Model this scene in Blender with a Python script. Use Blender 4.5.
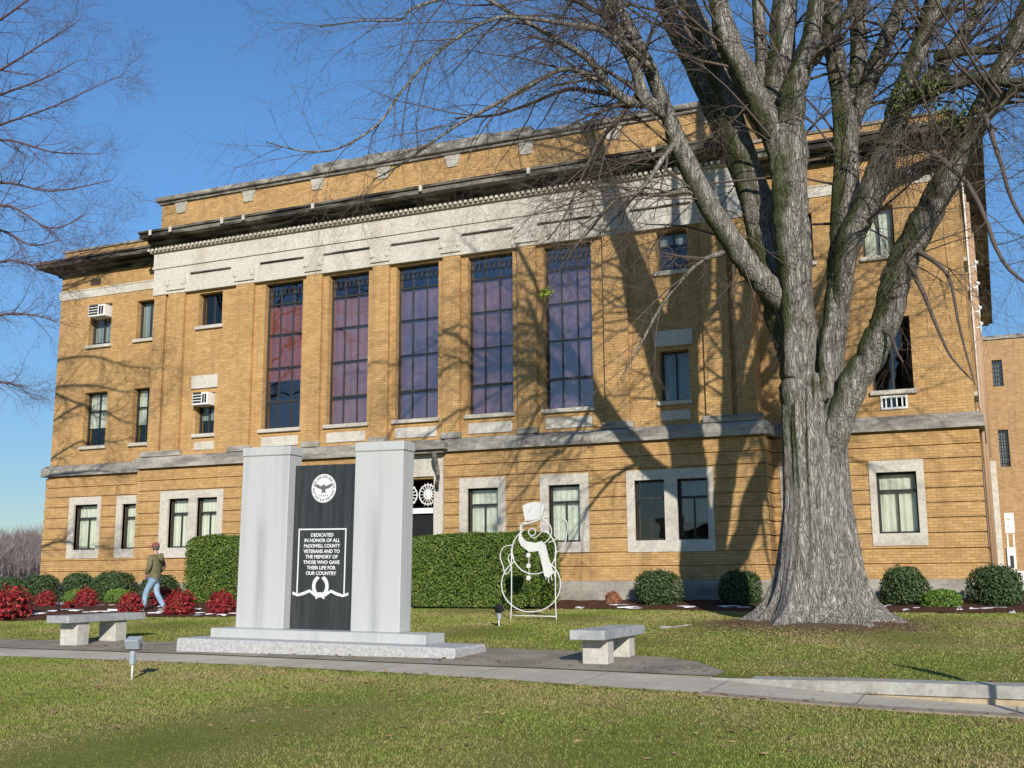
import bpy, math, random
import numpy as np
from mathutils import Vector, Matrix
R = math.radians
random.seed(7); rng = np.random.default_rng(7)
for o in list(bpy.data.objects): bpy.data.objects.remove(o)
S = bpy.context.scene; C = S.collection

# ---------------------------------------------------------------- camera, sky, sun, exposure
F, YAW, PITCH, ROLL = 1106.8, 0.41351, 0.172798, -0.00582
EYE = 1.6
cam = bpy.data.cameras.new('camera'); co = bpy.data.objects.new('camera', cam); C.objects.link(co)
cam.sensor_width = 36; cam.lens = F / 1024 * 36; cam.clip_end = 3000; cam.clip_start = 0.1
_f = Vector((-math.sin(YAW)*math.cos(PITCH), math.cos(YAW)*math.cos(PITCH), math.sin(PITCH)))
_r = Vector((math.cos(YAW), math.sin(YAW), 0)); _u = _r.cross(_f)
CR = _r*math.cos(ROLL) + _u*math.sin(ROLL); CU = -_r*math.sin(ROLL) + _u*math.cos(ROLL); CF = _f
m = Matrix((CR, CU, -CF)).transposed().to_4x4(); m.translation = (0, 0, EYE); co.matrix_world = m
S.camera = co
SUN_AZ, SUN_EL = R(30), R(22)          # shadows run away from the camera and to the left
W = bpy.data.worlds.new('World'); S.world = W; W.use_nodes = True
wn = W.node_tree; bg = wn.nodes['Background']; sky = wn.nodes.new('ShaderNodeTexSky')
sky.sky_type = 'NISHITA'; sky.sun_disc = False; sky.sun_elevation = SUN_EL; sky.sun_rotation = math.pi - SUN_AZ
sky.air_density = 1.0; sky.dust_density = 0.0; sky.ozone_density = 3.5; sky.altitude = 900
hs = wn.nodes.new('ShaderNodeHueSaturation'); hs.inputs['Saturation'].default_value = 1.13; hs.inputs['Value'].default_value = 1.06
wn.links.new(sky.outputs[0], hs.inputs['Color']); tc = wn.nodes.new('ShaderNodeTexCoord'); sp = wn.nodes.new('ShaderNodeSeparateXYZ'); wn.links.new(tc.outputs['Generated'], sp.inputs[0])
mrg = wn.nodes.new('ShaderNodeMapRange'); mrg.interpolation_type = 'SMOOTHSTEP'; mrg.inputs['From Min'].default_value = -0.05; mrg.inputs['From Max'].default_value = 0.42; mrg.inputs['To Min'].default_value = 0.42; mrg.inputs['To Max'].default_value = 1.0
wn.links.new(sp.outputs[2], mrg.inputs['Value']); vm = wn.nodes.new('ShaderNodeVectorMath'); vm.operation = 'SCALE'
wn.links.new(hs.outputs[0], vm.inputs[0]); wn.links.new(mrg.outputs[0], vm.inputs['Scale']); wn.links.new(vm.outputs[0], bg.inputs[0]); bg.inputs[1].default_value = 0.14
sl = bpy.data.lights.new('sun', 'SUN'); so = bpy.data.objects.new('sun', sl); C.objects.link(so)
sl.energy = 4.9; sl.angle = R(0.5); sl.color = (1.0, 0.93, 0.82)
sd = Vector((math.sin(SUN_AZ)*math.cos(SUN_EL), -math.cos(SUN_AZ)*math.cos(SUN_EL), math.sin(SUN_EL)))
so.rotation_euler = sd.to_track_quat('Z', 'Y').to_euler()
S.view_settings.view_transform = 'Standard'; S.view_settings.look = 'None'
S.view_settings.gamma = 1; S.view_settings.exposure = 0.08
try: S.view_settings.use_curve_mapping = False
except Exception: pass

def at(u, v, Y):
    """a point of the place on the plane Y = const that the camera sees at pixel u, v"""
    d = CF + CR*((u-512)/F) - CU*((v-384)/F)
    k = Y/d.y
    return Vector((d.x*k, Y, d.z*k + EYE))
def g(y): return 0.0333*max(min(y, 30), -12)
def gn(y): return 0.0333*np.clip(y, -12, 30)

# ---------------------------------------------------------------- helpers
class MB:
    def __init__(s, tf=None): s.v = []; s.f = []; s.tf = tf; s.sm = []
    def add(s, vs, fs, smooth=False):
        o = len(s.v)
        s.v += [tuple(s.tf(*p)) if s.tf else tuple(p) for p in vs]
        s.f += [tuple(i+o for i in f) for f in fs]; s.sm += [smooth]*len(fs)
    def box(s, x0, x1, y0, y1, z0, z1):
        if x1 <= x0 or y1 <= y0 or z1 <= z0: return
        s.add([(x0,y0,z0),(x1,y0,z0),(x1,y1,z0),(x0,y1,z0),(x0,y0,z1),(x1,y0,z1),(x1,y1,z1),(x0,y1,z1)],
              [(0,3,2,1),(4,5,6,7),(0,1,5,4),(1,2,6,5),(2,3,7,6),(3,0,4,7)])
    def bbox(s, x0, x1, y0, y1, z0, z1, b=0.01):
        """box with chamfered edges"""
        vs = []; 
        for (x, sx) in ((x0, 1), (x1, -1)):
            for (y, sy) in ((y0, 1), (y1, -1)):
                for (z, sz) in ((z0, 1), (z1, -1)):
                    vs += [(x, y+sy*b, z+sz*b), (x+sx*b, y, z+sz*b), (x+sx*b, y+sy*b, z)]
        import itertools
        idx = lambda i, j, k, c: (i*4+j*2+k)*3+c
        fs = []
        for i in (0, 1): fs.append([idx(i,0,0,0), idx(i,0,1,0), idx(i,1,1,0), idx(i,1,0,0)])
        for j in (0, 1): fs.append([idx(0,j,0,1), idx(0,j,1,1), idx(1,j,1,1), idx(1,j,0,1)])
        for k in (0, 1): fs.append([idx(0,0,k,2), idx(0,1,k,2), idx(1,1,k,2), idx(1,0,k,2)])
        for i in (0, 1):
            for j in (0, 1): fs.append([idx(i,j,0,0), idx(i,j,1,0), idx(i,j,1,1), idx(i,j,0,1)])
            for k in (0, 1): fs.append([idx(i,0,k,0), idx(i,1,k,0), idx(i,1,k,2), idx(i,0,k,2)])
        for j in (0, 1):
            for k in (0, 1): fs.append([idx(0,j,k,1), idx(1,j,k,1), idx(1,j,k,2), idx(0,j,k,2)])
        for i, j, k in itertools.product((0,1),(0,1),(0,1)): fs.append([idx(i,j,k,0), idx(i,j,k,1), idx(i,j,k,2)])
        s.add(vs, fs)
    def tube(s, pts, rad, n=8, cap=True, smooth=True, ridge=0.0):
        p1, p2, p3 = (random.uniform(0, 6.28) for _ in range(3))
        pts = [Vector(p) for p in pts]
        if not hasattr(rad, '__len__'): rad = [rad]*len(pts)
        vs = []; fs = []; a = None
        for i, p in enumerate(pts):
            t = (pts[min(i+1, len(pts)-1)] - pts[max(i-1, 0)])
            if t.length < 1e-7: t = Vector((0,0,1))
            t.normalize()
            if a is None: a = t.orthogonal().normalized()
            else:
                a = a - t*a.dot(t)
                a = a.normalized() if a.length > 1e-6 else t.orthogonal().normalized()
            b = t.cross(a)
            for k in range(n):
                an = 2*math.pi*k/n
                rg = 1 if not ridge else 1+ridge*(math.cos(3*an+p1+i*0.13)*0.9+math.cos(5*an+p2-i*0.21)*0.6+math.cos(11*an+p3+i*0.3)*0.35)
                vs.append(p + (a*math.cos(an) + b*math.sin(an))*rad[i]*rg)
        for i in range(len(pts)-1):
            for k in range(n):
                fs.append((i*n+k, i*n+(k+1)%n, (i+1)*n+(k+1)%n, (i+1)*n+k))
        if cap:
            fs.append(tuple(range(n))[::-1]); fs.append(tuple((len(pts)-1)*n+k for k in range(n)))
        s.add(vs, fs, smooth)
    def lathe(s, prof, c=(0,0,0), n=20, smooth=True):
        vs = []; fs = []
        for (r, z) in prof:
            for k in range(n):
                a = 2*math.pi*k/n; vs.append((c[0]+r*math.cos(a), c[1]+r*math.sin(a), c[2]+z))
        for i in range(len(prof)-1):
            for k in range(n): fs.append((i*n+k, i*n+(k+1)%n, (i+1)*n+(k+1)%n, (i+1)*n+k))
        s.add(vs, fs, smooth)
    def prism(s, poly, y0, y1):
        """outline in X, Z pulled out between y0 and y1"""
        n = len(poly)
        vs = [(x, y0, z) for x, z in poly] + [(x, y1, z) for x, z in poly]
        s.add(vs, [tuple(range(n)), tuple(range(n, 2*n))[::-1]] + [(i, i+n, (i+1) % n + n, (i+1) % n) for i in range(n)])
    def build(s, name, mat, parent=None, off=None):
        me = bpy.data.meshes.new(name); v = s.v
        if off is None and parent is not None: off = root_loc(parent)
        if off is not None: v = [(x-off[0], y-off[1], z-off[2]) for x, y, z in v]
        me.from_pydata(v, [], s.f); me.polygons.foreach_set('use_smooth', s.sm)
        me.update()
        import bmesh
        bm = bmesh.new(); bm.from_mesh(me); bmesh.ops.recalc_face_normals(bm, faces=bm.faces); bm.to_mesh(me); bm.free()
        return link(name, me, mat, parent)
def root_loc(o):
    while o.parent: o = o.parent
    return tuple(o.location)
def link(name, me, mat, parent=None):
    o = bpy.data.objects.new(name, me); C.objects.link(o)
    if mat: me.materials.append(mat)
    if parent: o.parent = parent
    return o
def mesh_np(name, v, f, mat, parent=None, smooth=False):
    v = np.asarray(v, np.float32); f = np.asarray(f, np.int32); k = f.shape[1]
    me = bpy.data.meshes.new(name); me.vertices.add(len(v)); me.vertices.foreach_set('co', v.ravel())
    me.loops.add(f.size); me.loops.foreach_set('vertex_index', f.ravel())
    me.polygons.add(len(f)); me.polygons.foreach_set('loop_start', np.arange(0, f.size, k, dtype=np.int32))
    me.polygons.foreach_set('use_smooth', [smooth]*len(f))
    me.update(); me.validate()
    return link(name, me, mat, parent)
def tag(o, label=None, cat=None, group=None, kind=None):
    for k, v in (('label', label), ('category', cat), ('group', group), ('kind', kind)):
        if v: o[k] = v
    return o
def thing(name, label, cat, loc=(0,0,0), rz=0, group=None):
    o = bpy.data.objects.new(name, None); C.objects.link(o); o.location = loc; o.rotation_euler = (0,0,rz)
    o.empty_display_size = 0.2
    return tag(o, label, cat, group)
def copy_thing(src, loc, rz=0, scale=(1,1,1), label=None):
    c = src.copy(); C.objects.link(c); c.location = loc; c.rotation_euler = (0,0,rz); c.scale = scale
    if label: c['label'] = label
    for ch in list(src.children):
        d = ch.copy(); C.objects.link(d); d.parent = c
        for gch in list(ch.children):
            e = gch.copy(); C.objects.link(e); e.parent = d
    return c
def catmull(pts, rad, sub=4):
    P = [Vector(p) for p in pts]; out = []; ro = []
    for i in range(len(P)-1):
        p0 = P[max(i-1,0)]; p1 = P[i]; p2 = P[i+1]; p3 = P[min(i+2, len(P)-1)]
        for k in range(sub):
            t = k/sub
            out.append(0.5*((2*p1) + (p2-p0)*t + (2*p0-5*p1+4*p2-p3)*t*t + (3*p1-p0-3*p2+p3)*t**3))
            ro.append(rad[i]*(1-t) + rad[i+1]*t)
    out.append(P[-1]); ro.append(rad[-1])
    return out, ro

# ---------------------------------------------------------------- materials
def M(name, col, rough=0.8, spec=0.3, metal=0.0):
    m = bpy.data.materials.new(name); m.use_nodes = True; b = m.node_tree.nodes['Principled BSDF']
    b.inputs['Base Color'].default_value = (*col, 1); b.inputs['Roughness'].default_value = rough
    b.inputs['Specular IOR Level'].default_value = spec; b.inputs['Metallic'].default_value = metal
    return m
def N(m, t, **k):
    n = m.node_tree.nodes.new(t)
    for a, b in k.items(): setattr(n, a, b)
    return n
def L(m, a, b): m.node_tree.links.new(a, b)
def pos(m, scale=(1,1,1), rot=(0,0,0), glob=True):
    t = N(m, 'ShaderNodeNewGeometry') if glob else N(m, 'ShaderNodeTexCoord')
    mp = N(m, 'ShaderNodeMapping'); mp.inputs['Scale'].default_value = scale; mp.inputs['Rotation'].default_value = rot
    L(m, t.outputs['Position' if glob else 'Object'], mp.inputs[0]); return mp.outputs[0]
def noise(m, vec, sc, det=4, rough=0.55, dist=0):
    n = N(m, 'ShaderNodeTexNoise'); n.inputs['Scale'].default_value = sc; n.inputs['Detail'].default_value = det
    n.inputs['Roughness'].default_value = rough; n.inputs['Distortion'].default_value = dist
    if vec is not None: L(m, vec, n.inputs['Vector'])
    return n.outputs['Fac']
def ramp(m, fac, stops):
    r = N(m, 'ShaderNodeValToRGB'); e = r.color_ramp.elements
    while len(e) < len(stops): e.new(0.5)
    for i, (p, c) in enumerate(stops): e[i].position = p; e[i].color = (*c, 1) if len(c) == 3 else c
    L(m, fac, r.inputs[0]); return r.outputs[0]
def mix(m, fac, a, b, mode='MIX'):
    n = N(m, 'ShaderNodeMix', data_type='RGBA', blend_type=mode)
    for s, v in ((0, fac), (6, a), (7, b)):
        if hasattr(v, 'links') or isinstance(v, bpy.types.NodeSocket): L(m, v, n.inputs[s])
        else: n.inputs[s].default_value = v if s == 0 else (*v, 1)
    return n.outputs[2]
def bump(m, h, st=0.4, dist=0.02):
    b = N(m, 'ShaderNodeBump'); b.inputs['Strength'].default_value = st; b.inputs['Distance'].default_value = dist
    L(m, h, b.inputs['Height']); L(m, b.outputs[0], m.node_tree.nodes['Principled BSDF'].inputs['Normal'])
def setc(m, c): L(m, c, m.node_tree.nodes['Principled BSDF'].inputs['Base Color'])

def brick_mat(name, c1, c2, mortar):
    m = M(name, c1, 0.9, 0.15)
    t = N(m, 'ShaderNodeNewGeometry'); sx = N(m, 'ShaderNodeSeparateXYZ'); L(m, t.outputs['Position'], sx.inputs[0])
    ad = N(m, 'ShaderNodeMath', operation='ADD'); L(m, sx.outputs[0], ad.inputs[0]); L(m, sx.outputs[1], ad.inputs[1])
    cx = N(m, 'ShaderNodeCombineXYZ'); L(m, ad.outputs[0], cx.inputs[0]); L(m, sx.outputs[2], cx.inputs[1])
    b = N(m, 'ShaderNodeTexBrick'); L(m, cx.outputs[0], b.inputs['Vector'])
    b.inputs['Scale'].default_value = 1; b.inputs['Brick Width'].default_value = 0.215; b.inputs['Row Height'].default_value = 0.069
    b.inputs['Mortar Size'].default_value = 0.009; b.inputs['Mortar Smooth'].default_value = 0.3
    b.inputs['Color1'].default_value = (*c1, 1); b.inputs['Color2'].default_value = (*c2, 1); b.inputs['Mortar'].default_value = (*mortar, 1)
    n1 = noise(m, cx.outputs[0], 0.7, 5, 0.6); n2 = noise(m, cx.outputs[0], 5, 3)
    c = mix(m, 1.0, b.outputs['Color'], ramp(m, n1, [(0.3, (0.90,0.88,0.86)), (0.7, (1.07,1.06,1.05))]), 'MULTIPLY')
    c = mix(m, 1.0, c, ramp(m, n2, [(0.25, (0.84,0.82,0.78)), (0.5, (1,1,1)), (0.8, (1.08,1.08,1.06))]), 'MULTIPLY')
    # weather streaks running down the wall
    st = N(m, 'ShaderNodeMapping'); st.inputs['Scale'].default_value = (2.2, 0.12, 1); L(m, cx.outputs[0], st.inputs[0])
    c = mix(m, ramp(m, noise(m, st.outputs[0], 1.5, 4), [(0.52, (0,0,0)), (0.75, (0.5,0.5,0.5))]), c, (0.24,0.155,0.075))
    setc(m, c); bump(m, b.outputs['Fac'], -0.5, 0.006); return m
brick = brick_mat('brick_yellow', (0.58,0.36,0.15), (0.46,0.27,0.108), (0.30,0.22,0.125))
brick_far = brick_mat('brick_annex', (0.50,0.30,0.14), (0.38,0.21,0.09), (0.38,0.30,0.2))

def stone_mat(name, col, dark, lo=0.45, hi=0.75, sc=(0.5,0.5,1.6), s=1.2):
    m = M(name, col, 0.85, 0.2)
    p = pos(m, sc); n = noise(m, p, s, 7, 0.65)
    c = mix(m, ramp(m, n, [(lo, (0,0,0)), (hi, (1,1,1))]), col, dark)
    n2 = noise(m, pos(m), 14, 5, 0.6)
    c = mix(m, 1.0, c, ramp(m, n2, [(0.3, (0.8,0.8,0.8)), (0.7, (1.1,1.1,1.1))]), 'MULTIPLY')
    setc(m, c); bump(m, n2, 0.25, 0.01); return m
stone_white = stone_mat('stone_frieze', (0.60,0.565,0.50), (0.40,0.35,0.28), 0.47, 0.8, (0.9,0.9,0.35))
stone_key = stone_mat('stone_block', (0.50,0.47,0.41), (0.30,0.27,0.22), 0.42, 0.7)
stone_trim = stone_mat('stone_trim', (0.58,0.54,0.47), (0.34,0.30,0.25), 0.5, 0.8)
stone_ledge = stone_mat('stone_ledge', (0.44,0.41,0.36), (0.12,0.11,0.10), 0.38, 0.68, (0.8,0.8,3))
stone_dark = stone_mat('stone_cornice', (0.28,0.26,0.22), (0.035,0.033,0.03), 0.34, 0.56, (0.6,0.6,3))
stone_cope = stone_mat('stone_coping', (0.40,0.38,0.33), (0.10,0.09,0.08), 0.38, 0.62, (1,1,2), 2.0)
stone_found = stone_mat('stone_foundation', (0.38,0.355,0.31), (0.19,0.172,0.145), 0.4, 0.7)
granite = M('granite_grey', (0.5,0.5,0.5), 0.6, 0.35)
_n = noise(granite, pos(granite), 120, 3); _c = ramp(granite, _n, [(0.3, (0.38,0.39,0.385)), (0.7, (0.56,0.57,0.565))])
_s = noise(granite, pos(granite, (5.0, 5.0, 0.35)), 1.0, 5, 0.6)
setc(granite, mix(granite, ramp(granite, _s, [(0.48, (0,0,0)), (0.75, (0.5,0.5,0.5))]), _c, (0.29,0.30,0.30)))
granite_pillar = granite.copy(); granite_pillar.name = 'granite_stained'
_sp = N(granite_pillar, 'ShaderNodeSeparateXYZ'); _ps = pos(granite_pillar); L(granite_pillar, _ps, _sp.inputs[0])
_fac = None
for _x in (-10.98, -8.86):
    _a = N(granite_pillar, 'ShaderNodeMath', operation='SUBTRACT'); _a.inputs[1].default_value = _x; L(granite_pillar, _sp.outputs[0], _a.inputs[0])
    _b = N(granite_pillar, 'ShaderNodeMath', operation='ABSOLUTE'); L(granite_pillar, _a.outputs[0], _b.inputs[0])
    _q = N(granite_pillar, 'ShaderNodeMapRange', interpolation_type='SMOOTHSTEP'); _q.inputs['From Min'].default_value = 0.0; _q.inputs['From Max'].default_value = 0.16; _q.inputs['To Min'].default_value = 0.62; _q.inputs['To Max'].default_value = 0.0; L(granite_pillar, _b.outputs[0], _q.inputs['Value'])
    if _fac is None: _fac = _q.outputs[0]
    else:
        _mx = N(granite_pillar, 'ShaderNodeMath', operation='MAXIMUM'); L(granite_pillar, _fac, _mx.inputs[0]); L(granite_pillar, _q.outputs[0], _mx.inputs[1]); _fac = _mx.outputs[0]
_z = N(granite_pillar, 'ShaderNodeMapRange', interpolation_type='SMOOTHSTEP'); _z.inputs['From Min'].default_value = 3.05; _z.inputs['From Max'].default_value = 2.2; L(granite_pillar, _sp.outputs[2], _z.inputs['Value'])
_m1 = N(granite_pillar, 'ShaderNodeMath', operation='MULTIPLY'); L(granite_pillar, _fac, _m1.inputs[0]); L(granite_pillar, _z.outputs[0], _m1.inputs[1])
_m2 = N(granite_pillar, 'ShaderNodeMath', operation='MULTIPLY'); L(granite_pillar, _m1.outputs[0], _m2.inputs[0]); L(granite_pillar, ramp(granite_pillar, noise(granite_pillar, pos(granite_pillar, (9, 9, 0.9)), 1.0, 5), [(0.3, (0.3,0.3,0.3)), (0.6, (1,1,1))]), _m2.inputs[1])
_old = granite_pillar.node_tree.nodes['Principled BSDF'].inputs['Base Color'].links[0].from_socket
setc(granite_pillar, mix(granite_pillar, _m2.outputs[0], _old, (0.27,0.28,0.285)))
granite_base = M('granite_rough', (0.5,0.5,0.5), 0.8, 0.3)
_n = noise(granite_base, pos(granite_base), 30, 6, 0.7); setc(granite_base, ramp(granite_base, _n, [(0.3, (0.27,0.27,0.27)), (0.7, (0.60,0.60,0.59))])); bump(granite_base, _n, 0.6, 0.02)
granite_black = M('granite_black', (0.03,0.033,0.035), 0.28, 0.45)
_n = noise(granite_black, pos(granite_black, (12,12,0.8)), 1.5, 5); setc(granite_black, ramp(granite_black, _n, [(0.35, (0.026,0.029,0.031)), (0.75, (0.052,0.056,0.058))]))
engrave = M('engraving_white', (0.68,0.69,0.69), 0.8)
bench_stone = stone_mat('bench_granite', (0.42,0.43,0.43), (0.25,0.26,0.27), 0.4, 0.75, (1,1,1), 3)
bench_leg = stone_mat('bench_leg_stone', (0.55,0.53,0.48), (0.38,0.36,0.32), 0.4, 0.8, (1,1,1), 4)
concrete = M('path_concrete', (0.4,0.39,0.36), 0.9, 0.15)
_p = pos(concrete); _n = noise(concrete, _p, 1.2, 6, 0.65); _n2 = noise(concrete, _p, 40, 4, 0.7)
_sx = N(concrete, 'ShaderNodeSeparateXYZ'); L(concrete, _p, _sx.inputs[0]); _pp = N(concrete, 'ShaderNodeMath', operation='PINGPONG'); _pp.inputs[1].default_value = 0.76; L(concrete, _sx.outputs[0], _pp.inputs[0])
_cc = (mix(concrete, 1.0, ramp(concrete, _n, [(0.3, (0.42,0.375,0.30)), (0.7, (0.60,0.54,0.44))]), ramp(concrete, _n2, [(0.3, (0.75,0.75,0.75)), (0.7, (1.15,1.15,1.15))]), 'MULTIPLY'))
setc(concrete, mix(concrete, ramp(concrete, _pp.outputs[0], [(0.0, (0.75,0.75,0.75)), (0.016, (0,0,0))]), _cc, (0.10,0.09,0.07))); bump(concrete, _n2, 0.3, 0.01)
padm = M('pad_asphalt', (0.15,0.15,0.145), 0.9, 0.15)
_p = pos(padm); _n = noise(padm, _p, 1.6, 6, 0.65); _n2 = noise(padm, _p, 50, 4, 0.7)
setc(padm, mix(padm, 1.0, ramp(padm, _n, [(0.3, (0.20,0.172,0.135)), (0.7, (0.41,0.355,0.285))]), ramp(padm, _n2, [(0.3, (0.65,0.65,0.65)), (0.7, (1.25,1.25,1.25))]), 'MULTIPLY')); bump(padm, _n2, 0.4, 0.01)
curb_top = stone_mat('curb_grey', (0.42,0.41,0.37), (0.22,0.20,0.17), 0.4, 0.75, (1,1,1), 3)
curb_tan = stone_mat('curb_tan', (0.48,0.40,0.26), (0.30,0.23,0.15), 0.4, 0.75, (1,1,1), 3)
curb_pink = stone_mat('curb_worn', (0.36,0.30,0.24), (0.27,0.20,0.14), 0.4, 0.75, (1,1,1), 3)

lawn = M('lawn_turf', (0.07,0.09,0.03), 0.95, 0.05)
_p = pos(lawn); _n = noise(lawn, _p, 0.55, 7, 0.62); _n2 = noise(lawn, pos(lawn, (1,2.2,1)), 14, 6, 0.7); _n3 = noise(lawn, _p, 90, 3, 0.7)
_c = ramp(lawn, _n, [(0.36, (0.18,0.215,0.04)), (0.54, (0.235,0.24,0.06)), (0.72, (0.32,0.27,0.11))])
_c = mix(lawn, ramp(lawn, _n2, [(0.50, (0,0,0)), (0.75, (0.8,0.8,0.8))]), _c, (0.19,0.155,0.075))
_c = mix(lawn, 1.0, _c, ramp(lawn, _n3, [(0.3, (0.55,0.55,0.55)), (0.7, (1.3,1.3,1.3))]), 'MULTIPLY')
_dd = N(lawn, 'ShaderNodeVectorMath', operation='DISTANCE'); _dd.inputs[1].default_value = (-3.08, 20.5, 0.9); L(lawn, pos(lawn), _dd.inputs[0])
_d2 = N(lawn, 'ShaderNodeMath', operation='MULTIPLY_ADD'); _d2.inputs[1].default_value = 2.6; L(lawn, noise(lawn, pos(lawn), 1.7, 5), _d2.inputs[0]); L(lawn, _dd.outputs['Value'], _d2.inputs[2])
_mr = N(lawn, 'ShaderNodeMapRange'); _mr.inputs['From Min'].default_value = 2.9; _mr.inputs['From Max'].default_value = 3.7; _mr.inputs['To Min'].default_value = 1; _mr.inputs['To Max'].default_value = 0; L(lawn, _d2.outputs[0], _mr.inputs['Value'])
_c = mix(lawn, _mr.outputs[0], _c, (0.17,0.115,0.075))
setc(lawn, _c); bump(lawn, _n2, 0.8, 0.05)
blade = M('grass_blade', (0.09,0.11,0.03), 0.7, 0.2)
_gg = N(blade, 'ShaderNodeNewGeometry'); _n = noise(blade, pos(blade), 0.55, 7, 0.62); _nb = noise(blade, pos(blade), 3.5, 4, 0.6)
_a = ramp(blade, _gg.outputs['Random Per Island'], [(0.0, (0.14,0.20,0.035)), (0.55, (0.195,0.25,0.045)), (0.85, (0.26,0.275,0.065)), (1.0, (0.40,0.34,0.15))])
_b = ramp(blade, _gg.outputs['Random Per Island'], [(0.0, (0.19,0.18,0.055)), (0.6, (0.33,0.26,0.12)), (1.0, (0.44,0.34,0.19))])
_ad = N(blade, 'ShaderNodeMath', operation='MULTIPLY_ADD'); _ad.inputs[1].default_value = 0.5; L(blade, _nb, _ad.inputs[0]); L(blade, _n, _ad.inputs[2])
setc(blade, mix(blade, ramp(blade, _ad.outputs[0], [(0.66, (0,0,0)), (0.92, (1,1,1))]), _a, _b))
mulch = M('mulch', (0.09,0.04,0.03), 0.95, 0.1)
_n = noise(mulch, pos(mulch), 16, 6, 0.75); setc(mulch, ramp(mulch, _n, [(0.3, (0.04,0.018,0.014)), (0.55, (0.13,0.062,0.042)), (0.8, (0.24,0.15,0.10))])); bump(mulch, _n, 1.0, 0.06)
snow = M('snow', (0.85,0.87,0.9), 0.6, 0.3)

def leaf_mat(name, cols, rough=0.5):
    m = M(name, cols[0], rough, 0.35)
    gm = N(m, 'ShaderNodeNewGeometry')
    k = len(cols); c = ramp(m, gm.outputs['Random Per Island'], [(i/(k-1), cc) for i, cc in enumerate(cols)])
    setc(m, c); return m
leaf_hedge = leaf_mat('leaf_hedge', [(0.035,0.07,0.012), (0.07,0.125,0.018), (0.12,0.18,0.028), (0.17,0.22,0.045)])
leaf_shrub = leaf_mat('leaf_shrub', [(0.018,0.045,0.016), (0.035,0.075,0.022), (0.06,0.105,0.032), (0.11,0.12,0.05)])
leaf_lime = leaf_mat('leaf_lime', [(0.07,0.14,0.02), (0.12,0.21,0.03), (0.17,0.26,0.045)])
leaf_red = leaf_mat('leaf_red', [(0.09,0.006,0.010), (0.24,0.010,0.018), (0.38,0.022,0.035), (0.12,0.07,0.02)])
leaf_dry = leaf_mat('leaf_dry', [(0.22,0.08,0.04), (0.32,0.14,0.07), (0.16,0.06,0.035)], 0.9)
leaf_mist = leaf_mat('leaf_mistletoe', [(0.04,0.07,0.014), (0.09,0.12,0.025), (0.17,0.17,0.05)])
leaf_sprig = leaf_mat('leaf_sprig', [(0.30,0.36,0.03), (0.20,0.28,0.03)])
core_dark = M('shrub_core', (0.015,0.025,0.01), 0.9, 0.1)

bark = M('bark_big', (0.25,0.23,0.2), 0.95, 0.1)
_p = pos(bark, (1,1,0.16)); _n = noise(bark, _p, 16, 8, 0.72, 0.7); _m = noise(bark, pos(bark), 1.1, 6, 0.65); _vv = N(bark, 'ShaderNodeTexVoronoi', feature='DISTANCE_TO_EDGE'); _vv.inputs['Scale'].default_value = 17
_wd = N(bark, 'ShaderNodeVectorMath', operation='ADD'); L(bark, _p, _wd.inputs[0])
_nn = N(bark, 'ShaderNodeTexNoise'); _nn.inputs['Scale'].default_value = 9; L(bark, _p, _nn.inputs['Vector'])
_sc = N(bark, 'ShaderNodeVectorMath', operation='SCALE'); _sc.inputs['Scale'].default_value = 0.30; L(bark, _nn.outputs['Color'], _sc.inputs[0]); L(bark, _sc.outputs[0], _wd.inputs[1]); L(bark, _wd.outputs[0], _vv.inputs['Vector'])
_c = ramp(bark, _n, [(0.32, (0.085,0.075,0.062)), (0.5, (0.31,0.29,0.255)), (0.70, (0.58,0.55,0.50))])
_c = mix(bark, ramp(bark, _vv.outputs['Distance'], [(0.0, (0.45,0.45,0.45)), (0.06, (0,0,0))]), _c, (0.09,0.075,0.06))
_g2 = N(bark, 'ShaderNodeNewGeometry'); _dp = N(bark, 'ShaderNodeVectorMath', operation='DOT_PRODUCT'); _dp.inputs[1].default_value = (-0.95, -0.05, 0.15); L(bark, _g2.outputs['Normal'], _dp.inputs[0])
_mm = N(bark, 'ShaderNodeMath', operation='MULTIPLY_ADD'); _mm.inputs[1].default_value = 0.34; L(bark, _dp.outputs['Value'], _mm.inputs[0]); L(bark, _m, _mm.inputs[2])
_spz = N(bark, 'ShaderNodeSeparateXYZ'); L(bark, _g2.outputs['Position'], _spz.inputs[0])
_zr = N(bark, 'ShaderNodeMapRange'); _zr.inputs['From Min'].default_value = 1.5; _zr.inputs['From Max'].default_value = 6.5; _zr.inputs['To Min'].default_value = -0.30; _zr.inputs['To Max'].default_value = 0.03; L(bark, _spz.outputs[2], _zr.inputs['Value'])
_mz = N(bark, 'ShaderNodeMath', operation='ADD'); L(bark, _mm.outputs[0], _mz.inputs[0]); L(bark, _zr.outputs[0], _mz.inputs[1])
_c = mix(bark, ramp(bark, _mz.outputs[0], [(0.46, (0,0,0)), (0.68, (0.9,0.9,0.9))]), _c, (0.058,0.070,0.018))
setc(bark, _c)
_hh = N(bark, 'ShaderNodeMath', operation='ADD'); L(bark, _n, _hh.inputs[0]); L(bark, ramp(bark, _vv.outputs['Distance'], [(0, (0,0,0)), (0.15, (0.6,0.6,0.6))]), _hh.inputs[1])
bump(bark, _hh.outputs[0], 1.0, 0.05)
twigm = M('twig_bark', (0.115,0.092,0.078), 0.9, 0.1)
twig_left = M('twig_purple', (0.13,0.085,0.09), 0.9, 0.1)
metal_dark = M('window_metal', (0.035,0.036,0.035), 0.45, 0.4)
frame_lt = M('frame_light', (0.42,0.40,0.36), 0.6)
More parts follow.
